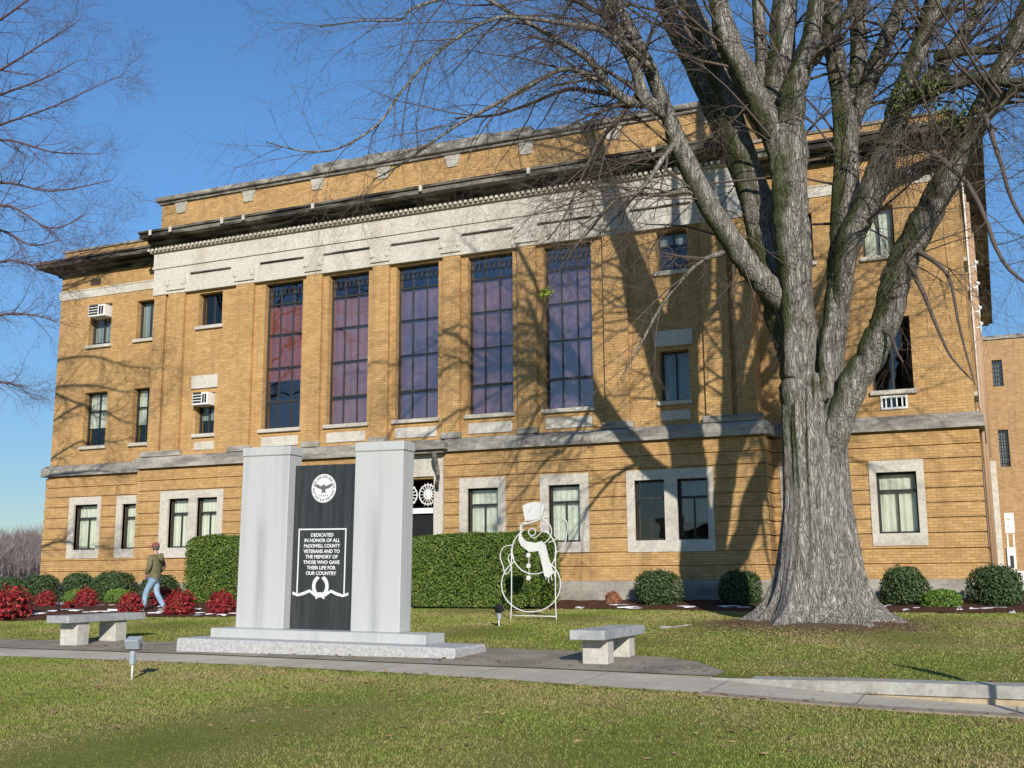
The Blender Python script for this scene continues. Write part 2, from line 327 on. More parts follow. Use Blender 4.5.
def glass_mat(name, refl, tint, rcol=(1,1,1)):
    m = bpy.data.materials.new(name); m.use_nodes = True; nt = m.node_tree; nt.nodes.clear()
    out = nt.nodes.new('ShaderNodeOutputMaterial'); mx = nt.nodes.new('ShaderNodeMixShader')
    tr = nt.nodes.new('ShaderNodeBsdfTransparent'); gl = nt.nodes.new('ShaderNodeBsdfGlossy'); fr = nt.nodes.new('ShaderNodeFresnel')
    gl.inputs['Roughness'].default_value = 0.02; gl.inputs['Color'].default_value = (*rcol, 1); tr.inputs['Color'].default_value = (*tint, 1)
    mr = nt.nodes.new('ShaderNodeMath'); mr.operation = 'ADD'; mr.use_clamp = True; mr.inputs[1].default_value = refl
    fr.inputs['IOR'].default_value = 1.5
    nz = nt.nodes.new('ShaderNodeTexNoise'); nz.inputs['Scale'].default_value = 0.9; nz.inputs['Detail'].default_value = 2
    ge = nt.nodes.new('ShaderNodeNewGeometry'); nt.links.new(ge.outputs['Position'], nz.inputs['Vector'])
    bp = nt.nodes.new('ShaderNodeBump'); bp.inputs['Strength'].default_value = 0.25; bp.inputs['Distance'].default_value = 0.05
    nt.links.new(nz.outputs['Fac'], bp.inputs['Height']); nt.links.new(bp.outputs[0], gl.inputs['Normal'])
    nt.links.new(fr.outputs[0], mr.inputs[0]); nt.links.new(mr.outputs[0], mx.inputs[0])
    nt.links.new(tr.outputs[0], mx.inputs[1]); nt.links.new(gl.outputs[0], mx.inputs[2]); nt.links.new(mx.outputs[0], out.inputs[0]); return m
glass = glass_mat('glass_plain', 0.05, (0.86,0.9,0.88))
glass_tall = glass_mat('glass_tinted', 0.16, (0.72,0.68,0.70), (0.95,0.86,0.92))
def cloth(name, a, b, sc=(14,14,0.4)):
    m = M(name, a, 0.9, 0.1); setc(m, ramp(m, noise(m, pos(m, sc), 1.0, 3), [(0.35, a), (0.65, b)])); return m
curtain_red = cloth('curtain_red', (0.32,0.12,0.085), (0.46,0.19,0.14))
curtain_purple = cloth('curtain_mauve', (0.32,0.215,0.25), (0.45,0.30,0.31), (1.2,1.2,0.8))
curtain_navy = cloth('curtain_navy', (0.25,0.225,0.30), (0.38,0.28,0.33), (1.0,1.0,0.9))
blind_cream = cloth('blind_cream', (0.66,0.67,0.58), (0.78,0.78,0.69))
blind_dim = cloth('blind_grey', (0.22,0.25,0.25), (0.34,0.38,0.38))
dark_room = M('room_dark', (0.012,0.012,0.014), 0.9)
white_paint = M('white_paint', (0.78,0.78,0.76), 0.5)
black_paint = M('black_paint', (0.015,0.015,0.016), 0.5)
roofm = M('roof_felt', (0.12,0.12,0.12), 0.9)
pipe_tan = M('pipe_tan', (0.42,0.28,0.18), 0.7)

# ---------------------------------------------------------------- ground, path, kerbs
YL = [(-60,13.3),(-25,13.2),(-14.47,13.03),(-12.03,13.0),(-9.6,12.9),(-7.08,12.58),(-5.6,12.33),(-4.2,12.03),(-3.05,11.8),(-1.93,11.45),(-1,11.2),(0.05,11.07),(6,10.7),(60,9)]
YU = [(-60,14.3),(-25,14.2),(-15.67,14.1),(-11.3,13.95),(-7.6,13.6),(-5.27,13.45),(-3.4,13.2),(-2.4,13.05),(0.08,13.0),(6,12.8),(60,12)]
yl = lambda x: float(np.interp(x, *zip(*YL))); yu = lambda x: float(np.interp(x, *zip(*YU)))
def drop(x):
    t = min(max((x+4.2)/4.4, 0), 1); return 0.18*t*t*(3-2*t)
def strip(name, xs, fa, fb, ny, zf, mat, power=1.0):
    v = []; f = []; n = ny+1
    for x in xs:
        a, b = fa(x), fb(x)
        for j in range(n):
            y = a + (b-a)*(j/ny)**power; v.append((x, y, zf(x, y)))
    for i in range(len(xs)-1):
        for j in range(ny): f.append((i*n+j, (i+1)*n+j, (i+1)*n+j+1, i*n+j+1))
    return mesh_np(name, v, f, mat, None, True)
xs_f = sorted(set([-900,-500,-250,-120,-60] + [x*0.5 for x in range(-80, 41)] + [40,60,120,250,500,900]))
mound = lambda x, y: 0.20*math.exp(-(((x+3.08)/1.9)**2+((y-20.6)/1.9)**2))
und = lambda x, y: 0.012*math.sin(x*1.3+y*0.7)*math.sin(y*0.9-x*0.4)+mound(x, y)
tag(strip('front_lawn', xs_f, lambda x: -900, lambda x: yl(x), 70, lambda x, y: g(y)+(und(x, y) if y < yl(x)-0.3 else 0), lawn, 0.25), kind='structure')
# the rest of the ground, out to the horizon
xs_b = xs_f
o = strip('back_lawn', xs_b, lambda x: yu(x)+(0.0), lambda x: 40, 60, lambda x, y: g(y)+(und(x, y) if y > 16.8 else 0), lawn, 1.2); tag(o, kind='structure')
o = strip('far_ground', [-1500,-600,-200,-60,-20,20,60,200,600,1500], lambda x: 40, lambda x: 1500, 8, lambda x, y: g(y), lawn, 2); tag(o, kind='structure')
o = strip('path', xs_f, lambda x: yl(x)-0.02, lambda x: yu(x)+0.03, 6, lambda x, y: g(y)-drop(x)-0.003, concrete); tag(o, kind='structure')
xs_k = [x*0.25 for x in range(-13, 49)]
mb = MB()
def kerb(mbx, xs, fy0, fy1, z0, z1):
    v = []; f = []
    for x in xs:
        a, b = fy0(x), fy1(x)
        v += [(x, a, z0(x, a)), (x, a, z1(x, a)), (x, b, z1(x, b)), (x, b, z0(x, b))]
    for i in range(len(xs)-1):
        for k in range(4): f.append((i*4+k, (i+1)*4+k, (i+1)*4+(k+1)%4, i*4+(k+1)%4))
    f += [(0,1,2,3), tuple((len(xs)-1)*4+k for k in (3,2,1,0))]
    mbx.add(v, f)
kt = MB(); kerb(kt, xs_k, lambda x: yu(x)-0.03, lambda x: yu(x)+0.26, lambda x, y: g(y)-0.11, lambda x, y: g(y)+0.022-0.03*max(0, min(1, (-1.6-x)/1.6)))
tag(kt.build('kerb', curb_top), 'low grey kerb capping the drop at the lawn side of the path', 'kerb', kind='structure')
kt = MB(); kerb(kt, xs_k, lambda x: yu(x)+0.0, lambda x: yu(x)+0.2, lambda x, y: g(y)-drop(x)-0.1, lambda x, y: g(y)-0.078)
tag(kt.build('kerb_face', curb_tan), kind='structure')
kt = MB(); kerb(kt, [x*0.25 for x in range(-12, 49)], lambda x: yl(x)-0.17, lambda x: yl(x)+0.02, lambda x, y: g(y)-drop(x)-0.1, lambda x, y: g(y)+0.016)
tag(kt.build('kerb_edge', curb_pink), kind='structure')
# dark paved pad behind the path
PU = [(-19,14.6),(-17,15.5),(-14.6,15.6),(-8,15.9),(-5.6,15.6),(-4.6,15.2),(-3.8,14.7),(-3.2,13.6)]
o = strip('pad', [x*0.2 for x in range(-95, -15)], lambda x: yu(x)+0.02, lambda x: max(yu(x)+0.05, float(np.interp(x, *zip(*PU)))+0.05*math.sin(x*7)), 8, lambda x, y: g(y)+0.007, padm); tag(o, kind='structure')

# mulch beds
def bed(name, xs, fa, fb):
    return tag(strip(name, xs, fa, fb, 24, lambda x, y: g(y)+0.012+0.13*min(1,max(0,(y-fa(x))/2.0))+0.012*math.sin(x*9)*math.sin(y*11), mulch), kind='structure')
BR = [(-13.4,25.5),(-12.3,25.4),(-9.4,25.3),(-7,25.1),(-5.2,24.8),(-3,24.9),(-0.9,24.7),(0.2,25.0),(4,25)]
bed('mulch_bed', [x*0.2 for x in range(-67, 20)], lambda x: float(np.interp(x, *zip(*BR)))+0.05*math.sin(x*5), lambda x: 27.3 if x < -5.1 else 28.1)
BLF = [(-34,19),(-24,19.0),(-21.2,19.6),(-20.2,21.1),(-17.5,21.4),(-16.7,21.7),(-16.1,24.5)]
bed('mulch_bed', [x*0.2 for x in range(-160, -80)], lambda x: float(np.interp(x, *zip(*BLF)))+0.06*math.sin(x*4), lambda x: 28.1 if x < -24.6 else 27.3)
# snow left lying in the beds and on the lawn's edge
sv = []; sf = []
def snow_patch(cx, cy, rx, ry, h=0.05):
    n = 22; o = len(sv); zz = g(cy)-0.005+0.13*min(1, max(0, (cy-float(np.interp(cx, *zip(*(BLF if cx < -14.5 else BR)))))/2.0))
    ph = [rng.uniform(0, 6.28) for _ in range(3)]
    rr = lambda a: 1+0.25*math.sin(2*a+ph[0])+0.18*math.sin(3*a+ph[1])+0.12*math.sin(6*a+ph[2])
    sv.append((cx, cy, zz+h))
    for ring, (s_, hh) in enumerate(((0.6, h*0.8), (0.9, h*0.45), (1.0, -0.03))):
        for k in range(n):
            a = 2*math.pi*k/n; sv.append((cx+rx*s_*rr(a)*math.cos(a), cy+ry*s_*rr(a)*math.sin(a), zz+hh+ry*0*s_))
    for k in range(n): sf.append((o, o+1+k, o+1+(k+1)%n, o))
    for ring in range(2):
        for k in range(n):
            a = o+1+ring*n+k; b = o+1+ring*n+(k+1)%n; sf.append((a, a+n, b+n, b))
for (u, v, Y, rx) in [(585,604,25.6,0.35),(612,603,25.8,0.6),(640,603,25.6,0.55),(690,603,25.7,0.45),(735,604,25.6,0.6),(768,604,25.7,0.3),(885,602,25.7,0.22),(912,604,25.3,0.28),(960,604,25.4,0.15),(990,604,25.5,0.35),(1015,610,25.2,0.2),(975,605,25.6,0.2),
        (60,600,23.6,0.9),(100,601,23.4,0.7),(130,601,23.6,0.6),(152,601,23.3,0.9),(185,603,22.8,0.7),(30,612,20.6,0.5),(110,609,21.8,0.6),(62,610,21.4,0.7),(160,609,22.0,0.7),(205,611,21.9,0.55),(228,611,22.0,0.5),(84,612,21.3,0.4),(10,600,24.2,0.5),(45,601,24.0,0.8)]:
    p = at(u, v, Y)
    for k_ in range(3): snow_patch(p.x+random.uniform(-0.5, 0.5)*rx, Y+random.uniform(-0.2, 0.35), rx*random.uniform(0.22, 0.5), 0.08+rx*random.uniform(0.05, 0.2), 0.022)
_tri = [f for f in sf]
me = bpy.data.meshes.new('snow'); me.from_pydata(sv, [], [f if f[0] != f[3] else f[:3] for f in sf]); me.update()
tag(link('snow', me, snow), 'thin white patches of melting snow on the mulch beds', 'snow', kind='stuff')

# ---------------------------------------------------------------- courthouse
X0 = -14.85
court = thing('courthouse', 'large tan brick courthouse with pale stone frieze and five tall windows', 'courthouse', (X0, 27, 0.9))
def wall_cells(mbx, x0, x1, z0, z1, y0, y1, ops):
    xs = sorted(set([x0, x1] + [min(max(a, x0), x1) for o in ops for a in (o[0], o[1])]))
    for a, b in zip(xs[:-1], xs[1:]):
        if b-a < 1e-4: continue
        mid = (a+b)/2; hs = sorted([(o[2], o[3]) for o in ops if o[0] < mid < o[1]]); z = z0
        for (p, q) in hs:
            if p > z: mbx.box(a, b, y0, y1, z, min(p, z1))
            z = max(z, q)
        if z < z1: mbx.box(a, b, y0, y1, z, z1)
XL, XR = -29.35, -0.33
ML, MR = -24.68, -5.12          # lower storey of the main block
UL, UR = -24.38, -5.32          # upper storeys
YM, YW = 27.0, 27.8
GRO = [4.94,4.60,4.28,3.95,3.59,3.25,2.90,2.55,2.19,1.84,1.50]
def bands(mbx, x0, x1, y, depth, ops, gap=0.034):
    for t, b in zip(GRO[:-1], GRO[1:]):
        wall_cells(mbx, x0, x1, b + (gap if b > 1.5 else 0), t, y, y+depth, ops)
    
main_low = [(-23.39,-22.61,2.54,4.03),(-22.31,-21.54,2.54,4.03),(-19.7,-18.8,2.49,3.97),(-17.4,-16.5,2.49,3.97),(-15.45,-14.2,1.2,4.3),(-13.18,-12.27,2.49,3.97),(-10.82,-9.94,2.49,3.97),(-8.47,-7.69,2.49,4.0),(-7.36,-6.60,2.49,4.0)]
main_frames = [(-23.71,-21.33,2.24,4.27),(-20.0,-18.55,2.22,4.25),(-17.7,-16.25,2.22,4.25),(-15.85,-13.9,1.2,4.94),(-13.42,-12.05,2.22,4.25),(-11.06,-9.70,2.22,4.25),(-8.68,-6.44,2.2,4.25)]
wingL_low = [(-28.0,-27.0,2.56,4.03),(-25.97,-25.1,2.56,4.0)]
wingL_fr = [(-28.23,-26.87,2.28,4.28),(-26.2,-24.85,2.28,4.27)]
wingR_low = [(-2.68,-1.77,2.57,4.02),(-4.7,-3.8,2.57,4.02)]
wingR_fr = [(-2.84,-1.60,2.28,4.30),(-4.95,-3.55,2.28,4.28)]
mb = MB()
wall_cells(mb, ML+0.04, MR-0.04, 1.5, 5.0, YM+0.045, YM+0.42, main_low)
bands(mb, ML, MR, YM, 0.85, main_frames)
mb.build('main_wall', brick, court)
tall = [(X0+(i-2)*2.297-0.686+0.0, X0+(i-2)*2.297+0.686) for i in range(5)]
up_ops = [(a, b, 6.0, 10.49) for a, b in tall] + [(-22.66,-21.75,9.41,10.47),(-22.61,-21.89,6.0,7.28),(-7.75,-6.93,9.41,10.5),(-7.75,-6.98,6.0,7.30)]
mb = MB(); wall_cells(mb, UL, UR, 5.33, 10.56, YM+0.12, YM+0.5, up_ops)
mb.box(UL, UL+0.3, YM+0.5, YW+0.1, 5.33, 12.2); mb.box(UR-0.3, UR, YM+0.5, YW+0.1, 5.33, 12.2)
pil = [(-23.8,-23.15),(-21.15,-20.5),(-9.2,-8.55),(-6.55,-5.9)] + [(X0+(i-1.5)*2.297-0.27, X0+(i-1.5)*2.297+0.27) for i in range(4)]
for a, b in pil: mb.box(a, b, YM, YM+0.118, 5.52, 10.56)
mb.box(UL-0.001, UL+0.45, YM+0.02, YM+0.118, 5.35, 10.56); mb.box(UR-0.45, UR+0.001, YM+0.02, YM+0.118, 5.35, 10.56)
mb.build('upper_wall', brick, court)
# attic wall
mb = MB(); mb.box(-24.3, -5.4, YM+0.08, YM+0.48, 12.3, 13.6); mb.box(-24.3, -23.9, YM+0.48, YM+6, 12.3, 13.6); mb.box(-5.8, -5.4, YM+0.48, YM+6, 12.3, 13.6)
mb.build('attic_wall', brick, court)
mb = MB(); 
mb.bbox(-24.38, -5.32, YM-0.0, YM+0.56, 13.602, 13.69, 0.01); mb.bbox(-24.46, -5.24, YM-0.09, YM+0.62, 13.692, 13.84, 0.02)
mb.box(-24.40, -23.8, YM+0.63, YM+6, 13.602, 13.84); mb.box(-5.9, -5.3, YM+0.63, YM+6, 13.602, 13.84)
nseg = 12
for i in range(nseg):
    a = -18.5+i*(7.3/nseg); mb.bbox(a+0.01, a+7.3/nseg-0.01, YM-0.02, YM+0.5, 13.842, 14.03+0.02*math.sin(i*2.3), 0.015)
mb.build('coping', stone_cope, court)
for x in [-23.5,-20.85]+[X0+(i-1.5)*2.297 for i in range(4)]+[-8.85,-6.2]:
    mb = MB(); mb.prism([(x-0.25,13.598),(x+0.25,13.598),(x+0.16,13.24),(x-0.16,13.24)], YM+0.04, YM+0.09); mb.build('attic_keystone', stone_key, court)
# stone frieze with hanging drops
mb = MB()
mb.box(UL-0.03, UR+0.03, YM-0.02, YM+0.5, 10.562, 11.42)
mb.box(UL-0.08, UR+0.08, YM-0.06, YM+0.5, 11.422, 11.50)
mb.box(UL-0.05, UR+0.05, YM-0.035, YM+0.5, 11.502, 11.96)
mb.box(UL-0.03, UL+0.3, YM+0.5, YW+0.1, 10.6, 12.05); mb.box(UR-0.3, UR+0.03, YM+0.5, YW+0.1, 10.6, 12.05)
for a, b in pil:      # capitals over the pilasters
    mb.box(a-0.04, b+0.04, YM-0.07, YM-0.018, 10.66, 11.18)
mb.build('frieze', stone_white, court)
for a, b in pil:
    for x in (a+0.02, b-0.02):
        mb = MB(); mb.box(x-0.09, x+0.09, YM-0.082, YM-0.072, 10.82, 11.04)
        mb.lathe([(0.0,-0.09),(0.032,-0.05),(0.036,0.0),(0.02,0.06),(0.0,0.09)], (x, YM-0.09, 10.86), 8)
        mb.lathe([(0.0,-0.05),(0.03,0.0),(0.0,0.05)], (x-0.07, YM-0.08, 11.0), 6)
        mb.lathe([(0.0,-0.05),(0.03,0.0),(0.0,0.05)], (x+0.07, YM-0.08, 11.0), 6)
        mb.build('frieze_ornament', stone_trim, court)
edges = [(-22.9,-21.35)] + [(a-0.1, b+0.1) for a, b in tall] + [(-8.4,-6.75)]
for a, b in edges: mb = MB(); mb.box(a, b, YM-0.085, YM-0.021, 11.115, 11.148); mb.build('frieze_moulding', stone_dark, court)
# dentil course
mb = MB(); mb.box(UL-0.16, UR+0.16, YM-0.13, YM+0.5, 11.962, 12.0)
n = int((UR-UL+0.4)/0.16)
for i in range(n): mb.box(UL-0.18+i*0.16, UL-0.18+i*0.16+0.085, YM-0.22, YM-0.05, 12.002, 12.075)
mb.build('dentil', stone_trim, court)
# cornice
def cornice(mbx, x0, x1, y, ov, z, endL=True, endR=True, side=1.0):
    l = ov*side if endL else 0; r = ov*side if endR else 0
    mbx.box(x0-0.1*(l>0), x1+0.1*(r>0), y-0.06, y+0.6, z, z+0.13)
    mbx.box(x0-l*0.5, x1+r*0.5, y-ov*0.5, y+0.6, z+0.132, z+0.23)
    mbx.box(x0-l, x1+r, y-ov, y+0.6, z+0.232, z+0.37)
    mbx.prism([(0,0)]*0+[(x0-l*1.1, z+0.372),(x1+r*1.1, z+0.372),(x1+r*1.1, z+0.44),(x0-l*1.1, z+0.44)], y-ov*1.1, y+0.6)
mb = MB(); cornice(mb, UL, UR, YM, 0.66, 12.07, True, True, 0.2)
mb.box(UL-0.13, UL, YM+0.602, YM+1.6, 12.2, 12.50); mb.box(UR, UR+0.13, YM+0.602, YM+1.6, 12.2, 12.50)
xs_l = [-24.0,-23.2,-21.2,-20.4,-17.9,-14.3,-11.0,-7.5]
mb.build('cornice', stone_dark, court)
for x in xs_l: mb = MB(); mb.bbox(x-0.05, x+0.05, YM-0.78, YM-0.73, 12.32, 12.50, 0.012); mb.build('cornice_lug', stone_trim, court)
# ledge between storeys
def ledge(mbx, x0, x1, y):
    mbx.box(x0-0.13, x1+0.13, y-0.13, y+0.6, 5.0, 5.24)
    mbx.add([(x0-0.13,y-0.13,5.242),(x1+0.13,y-0.13,5.242),(x1+0.13,y+0.6,5.242),(x0-0.13,y+0.6,5.242),(x0-0.02,y-0.0,5.36),(x1+0.02,y-0.0,5.36),(x1+0.02,y+0.6,5.36),(x0-0.02,y+0.6,5.36)],
            [(0,3,2,1),(4,5,6,7),(0,1,5,4),(1,2,6,5),(2,3,7,6),(3,0,4,7)])
mb = MB(); ledge(mb, ML, -15.9, YM); ledge(mb, -13.83, MR, YM); mb.box(-15.768, -13.962, YM-0.10, YM+0.6, 5.02, 5.35)
for a, b in [(-24.6,-23.05),(-21.25,-20.4)]+[(a-0.03, b+0.03) for a, b in pil[4:]]+[(-9.3,-8.45),(-6.65,-5.15)]:
    pb_ = MB(); pb_.bbox(a, b, YM-0.06, YM+0.1, 5.362, 5.53, 0.015); pb_.build('pier_base', stone_ledge, court)
mb.build('ledge', stone_ledge, court)
# door canopy and surround
mb = MB(); mb.box(-16.0, -13.7, YM-0.42, YM-0.132, 5.05, 5.22); mb.box(-15.9, -13.8, YM-0.3, YM-0.102, 4.962, 5.048)
mb.build('door_canopy', stone_ledge, court)
mb = MB()
for x in (-15.72, -14.02):
    pts = [(x, YM-0.36, 4.95),(x, YM-0.30, 4.75),(x, YM-0.16, 4.5),(x, YM-0.12, 4.3),(x, YM-0.2, 4.1),(x, YM-0.12, 3.98)]
    P_, R_ = catmull(pts, [0.07,0.075,0.06,0.05,0.06,0.03], 4); mb = MB(); mb.tube(P_, R_, 8); mb.build('bracket', stone_dark, court)

mb = MB()
mb.box(-15.85, -15.45, YM-0.03, YM+0.5, 1.5, 4.96); mb.box(-14.2, -13.92, YM-0.03, YM+0.5, 1.5, 4.96); mb.box(-15.45, -14.2, YM-0.03, YM+0.5, 4.35, 4.96)
mb.build('door_surround', stone_white, court)
dr = MB(); dr.box(-15.45,-14.2, YM+0.3, YM+0.34, 1.2, 3.35); dr = dr.build('door', black_paint, court)
mb = MB(); mb.box(-15.45,-14.2, YM+0.2, YM+0.34, 3.352, 3.5); mb.box(-15.45,-15.38,YM+0.2,YM+0.3,3.502,4.35); mb.box(-14.27,-14.2,YM+0.2,YM+0.3,3.502,4.35)
for cx in (-15.13,-14.52):
    for k in range(8):
        a = math.pi*k/8; c_, s_ = math.cos(a), math.sin(a)
        mb.tube([(cx-0.28*c_, YM+0.24, 3.87-0.33*s_), (cx+0.28*c_, YM+0.24, 3.87+0.33*s_)], 0.014, 5)
    for r_ in (0.12, 0.27): mb.tube([(cx+r_*math.cos(t*math.pi/12), YM+0.24, 3.87+r_*math.sin(t*math.pi/12)) for t in range(25)], 0.02, 5, False)
mb.build('door_grille', white_paint, dr)
# foundation
mb = MB(); mb.box(ML-0.05, MR+0.05, YM-0.05, YM+0.8, 0.2, 1.498); mb.box(XL-0.05, ML-0.052, YW-0.05, YW+0.5, 0.2, 1.498); mb.box(MR+0.052, XR+0.05, YW-0.05, YW+0.5, 0.2, 1.498)
mb.box(XR-0.4, XR+0.05, YW+0.502, 50, 0.2, 1.498)
mb.build('foundation', stone_found, court)
# steps up to the door
mb = MB()
for i in range(5): mb.bbox(-15.9, -13.8, YM-1.9+i*0.33, YM-0.06, 0.7+i*0.16, 0.86+i*0.16-0.002, 0.01)
mb.build('steps', stone_found, court)
# wings
wlo = [(-27.9,-26.92,5.97,7.78),(-25.81,-24.95,5.97,7.78),(-27.9,-26.93,9.4,10.82),(-25.84,-25.0,9.43,10.74)]
wro = [(-2.63,-1.69,6.0,7.80),(-4.73,-3.85,6.0,7.80),(-2.67,-1.9,9.37,10.66),(-4.7,-3.86,9.43,10.72),(-2.47,-1.85,5.53,5.86)]
for (x0, x1, lo, fr, up) in ((XL, ML, wingL_low, wingL_fr, wlo), (MR, XR, wingR_low, wingR_fr, wro)):
    side = x0 == MR
    mb = MB(); wall_cells(mb, x0+(0.0 if side else 0.04), x1-(0.04 if side else 0), 1.5, 5.0, YW+0.045, YW+0.42, lo)
    bands(mb, x0, x1, YW, 0.5, fr)
    wall_cells(mb, x0+(-0.45 if side else 0.1), x1-(0.06 if side else -0.3), 5.33, 11.92, YW+0.05, YW+0.45, [o_ for o_ in up] )
    mb.build('wing_wall', brick, court)
    mb = MB()
    a = x0+(0.2 if side else 0.04); b = x1-(0.02 if side else -0.2)
    mb.box(a, b, YW+0.02, YW+0.049, 11.1, 11.36); mb.box(a, b, YW+0.0, YW+0.049, 11.362, 11.40)
    mb.build('wing_band', stone_white, court)
    mb = MB()
    if side: ledge(mb, x0+0.132, x1-0.0, YW)
    else: ledge(mb, x0, x1-0.134, YW)
    mb.build('wing_ledge', stone_ledge, court)
    mb = MB()
    if side: cornice(mb, UR+0.16, XR, YW, 0.6, 11.92, False, True)
    else: cornice(mb, XL+0.1, UL-0.16, YW, 0.6, 11.92, True, False)
    mb.build('wing_cornice', stone_dark, court)
    mb = MB()
    xa, xb = (UR+0.0, XR-0.06) if side else (XL+0.1, UL)
    mb.box(xa, xb, YW+0.1, YW+0.45, 12.36, 12.82)
    mb.build('parapet', brick, court)
    mb = MB(); mb.box(xa-(0 if side else 0.05), xb+(0.05 if side else 0), YW+0.05, YW+0.5, 12.822, 12.9); mb.build('parapet_cap', stone_cope, court)
# side wall facing right, left side wall, back wall, roof
tfs = lambda x, y, z: (XR-y, x, z)
sops = [(29.0+i*3.2, 30.0+i*3.2, 2.5, 4.0) for i in range(3)]
sup = [(29.0+i*3.2, 30.0+i*3.2, 6.0, 7.8) for i in range(6)] + [(29.0+i*3.2, 30.0+i*3.2, 9.4, 10.7) for i in range(6)]
mb = MB(tfs)
wall_cells(mb, YW+0.46, 50, 1.5, 5.0, 0.045, 0.42, sops); 
for t, b in zip(GRO[:-1], GRO[1:]): wall_cells(mb, YW+0.502, 37, b+(0.034 if b > 1.5 else 0), t, 0, 0.3, sops)
wall_cells(mb, YW+0.46, 50, 5.33, 11.92, 0.06, 0.45, sup)
mb.build('side_wall', brick, court)
mb = MB(); mb.box(XL+0.1, XL+0.5, YW+0.46, 50, 1.5, 12.6); mb.box(XL+0.1, XR-0.46, 50, 50.4, 0.5, 12.6); mb.build('rear_wall', brick, court)
mb = MB(); mb.box(XL+0.5, XR-0.46, YW+0.46, 50, 12.0, 12.15); mb.build('roof', roofm, court)
mb = MB(); mb.box(XR-0.4, XR+0.13, YW+0.602, 37.2, 5.0, 5.24); mb.box(XR-0.4, XR+0.02, YW+0.602, 50, 5.242, 5.36)
mb.build('side_ledge', stone_ledge, court)
mb = MB(); mb.box(XR-0.45, XR+0.1, YW+0.61, 50.2, 11.92, 12.05); mb.box(XR-0.45, XR+0.45, YW+0.61, 50.4, 12.052, 12.15); mb.box(XR-0.45, XR+0.6, YW+0.61, 50.5, 12.152, 12.36)
mb.build('side_cornice', stone_dark, court)
mb = MB(); mb.box(XR+0.05, XR+0.3, 36.6, 37.2, 0.9, 5.0); mb.build('side_pier', stone_trim, court)
mb = MB()
for (y, r_, z0, z1, x) in [(28.6,0.045,1.2,10.9,XR+0.07),(31.5,0.06,1.2,11.6,XR+0.10),(34.5,0.06,4.9,11.6,XR+0.14)]:
    mb.tube([(x, y, z0), (x, y, z1)], r_, 8)
mb.build('downspout', pipe_tan, court)
mb = MB()
for (y, z) in [(29.6,9.3),(29.6,8.75),(30.4,8.3),(31.0,8.0)]:
    mb.tube([(XR, y, z), (XR+0.22, y, z)], 0.02, 6); mb.tube([(XR+0.2, y, z-0.16), (XR+0.2, y, z+0.16)], 0.022, 6)
    mb.lathe([(0.0,-0.05),(0.05,-0.03),(0.05,0.03),(0.0,0.05)], (XR+0.22, y, z+0.1), 8)
mb.tube([(XR+0.06, 28.3, 5.5),(XR+0.06,28.3,11.4)], 0.02, 6)
mb.build('service_mast', white_paint, court)

# windows
def window(x0, x1, z0, z1, y, kind='sash', bl=None, blz=0.0, gl=None, sill=True, rec=0.2, tfm=None, top=None, label=None):
    f = MB(tfm); t = 0.05; yy = y+rec
    f.box(x0, x0+t, yy, yy+0.06, z0, z1); f.box(x1-t, x1, yy, yy+0.06, z0, z1)
    f.box(x0+t, x1-t, yy, yy+0.06, z0, z0+t); f.box(x0+t, x1-t, yy, yy+0.06, z1-t, z1)
    w = x1-x0; h = z1-z0; xm = (x0+x1)/2
    if kind == 'tall':
        for k in (1, 2): f.box(x0+w*k/3-0.016, x0+w*k/3+0.016, yy+0.005, yy+0.05, z0+t, z1-t)
        for q, tt in ((0.185, 0.035), (0.42, 0.016), (0.65, 0.016), (0.86, 0.025)): f.box(x0+t, x1-t, yy-0.004, yy+0.055, z0+h*q-tt, z0+h*q+tt)
    elif kind == 'low':
        f.box(x0+t, x1-t, yy-0.01, yy+0.055, z0+h*0.70-0.03, z0+h*0.70+0.03); f.box(xm-0.018, xm+0.018, yy+0.005, yy+0.05, z0+t, z0+h*0.70)
    elif kind == 'mid':
        f.box(x0+t, x1-t, yy-0.01, yy+0.055, z0+h*0.66-0.02, z0+h*0.66+0.02); f.box(xm-0.018, xm+0.018, yy+0.005, yy+0.05, z0+t, z1-t)
    elif kind == 'pair': f.box(xm-0.025, xm+0.025, yy+0.005, yy+0.05, z0+t, z1-t)
    elif kind == 'bars':
        for k in range(1, 5): f.box(x0+w*k/5-0.015, x0+w*k/5+0.015, yy+0.005, yy+0.05, z0+t, z1-t)
    fo = f.build('window', metal_dark if kind != 'bars' else white_paint, court)
    if label: fo['label'] = label
    p = MB(tfm); p.add([(x0+t-0.005,yy+0.028,z0+t-0.005),(x1-t+0.005,yy+0.028,z0+t-0.005),(x1-t+0.005,yy+0.028,z1-t+0.005),(x0+t-0.005,yy+0.028,z1-t+0.005)], [(0,1,2,3)]); pw = p.build('pane', gl or glass, fo)
    if tfm is None and pw.data.polygons[0].normal.y > 0: pw.data.flip_normals()
    if bl:
        b = MB(tfm); n_ = 18; vs = []
        za = z0+h*blz; zb = z1-0.02 if top is None else z0+h*top
        for i in range(n_+1):
            xx = x0+0.02+(w-0.04)*i/n_; dy = 0.010*math.sin(i*1.9)
            vs += [(xx, yy+0.10+dy, za), (xx, yy+0.10+dy, zb)]
        b.add(vs, [(2*i, 2*i+2, 2*i+3, 2*i+1) for i in range(n_)]); b.build('curtain', bl, fo)
    if sill:
        s_ = MB(tfm); s_.bbox(x0-0.07, x1+0.07, y-0.09, y+rec-0.002, z0-0.11, z0-0.003, 0.01); s_.build('sill', stone_trim, fo)
    return fo
reds = [(curtain_red, 0.33), (curtain_purple, 0.0), (curtain_navy, 0.0), (curtain_purple, 0.0), (curtain_navy, 0.0)]
yt = YM+0.12
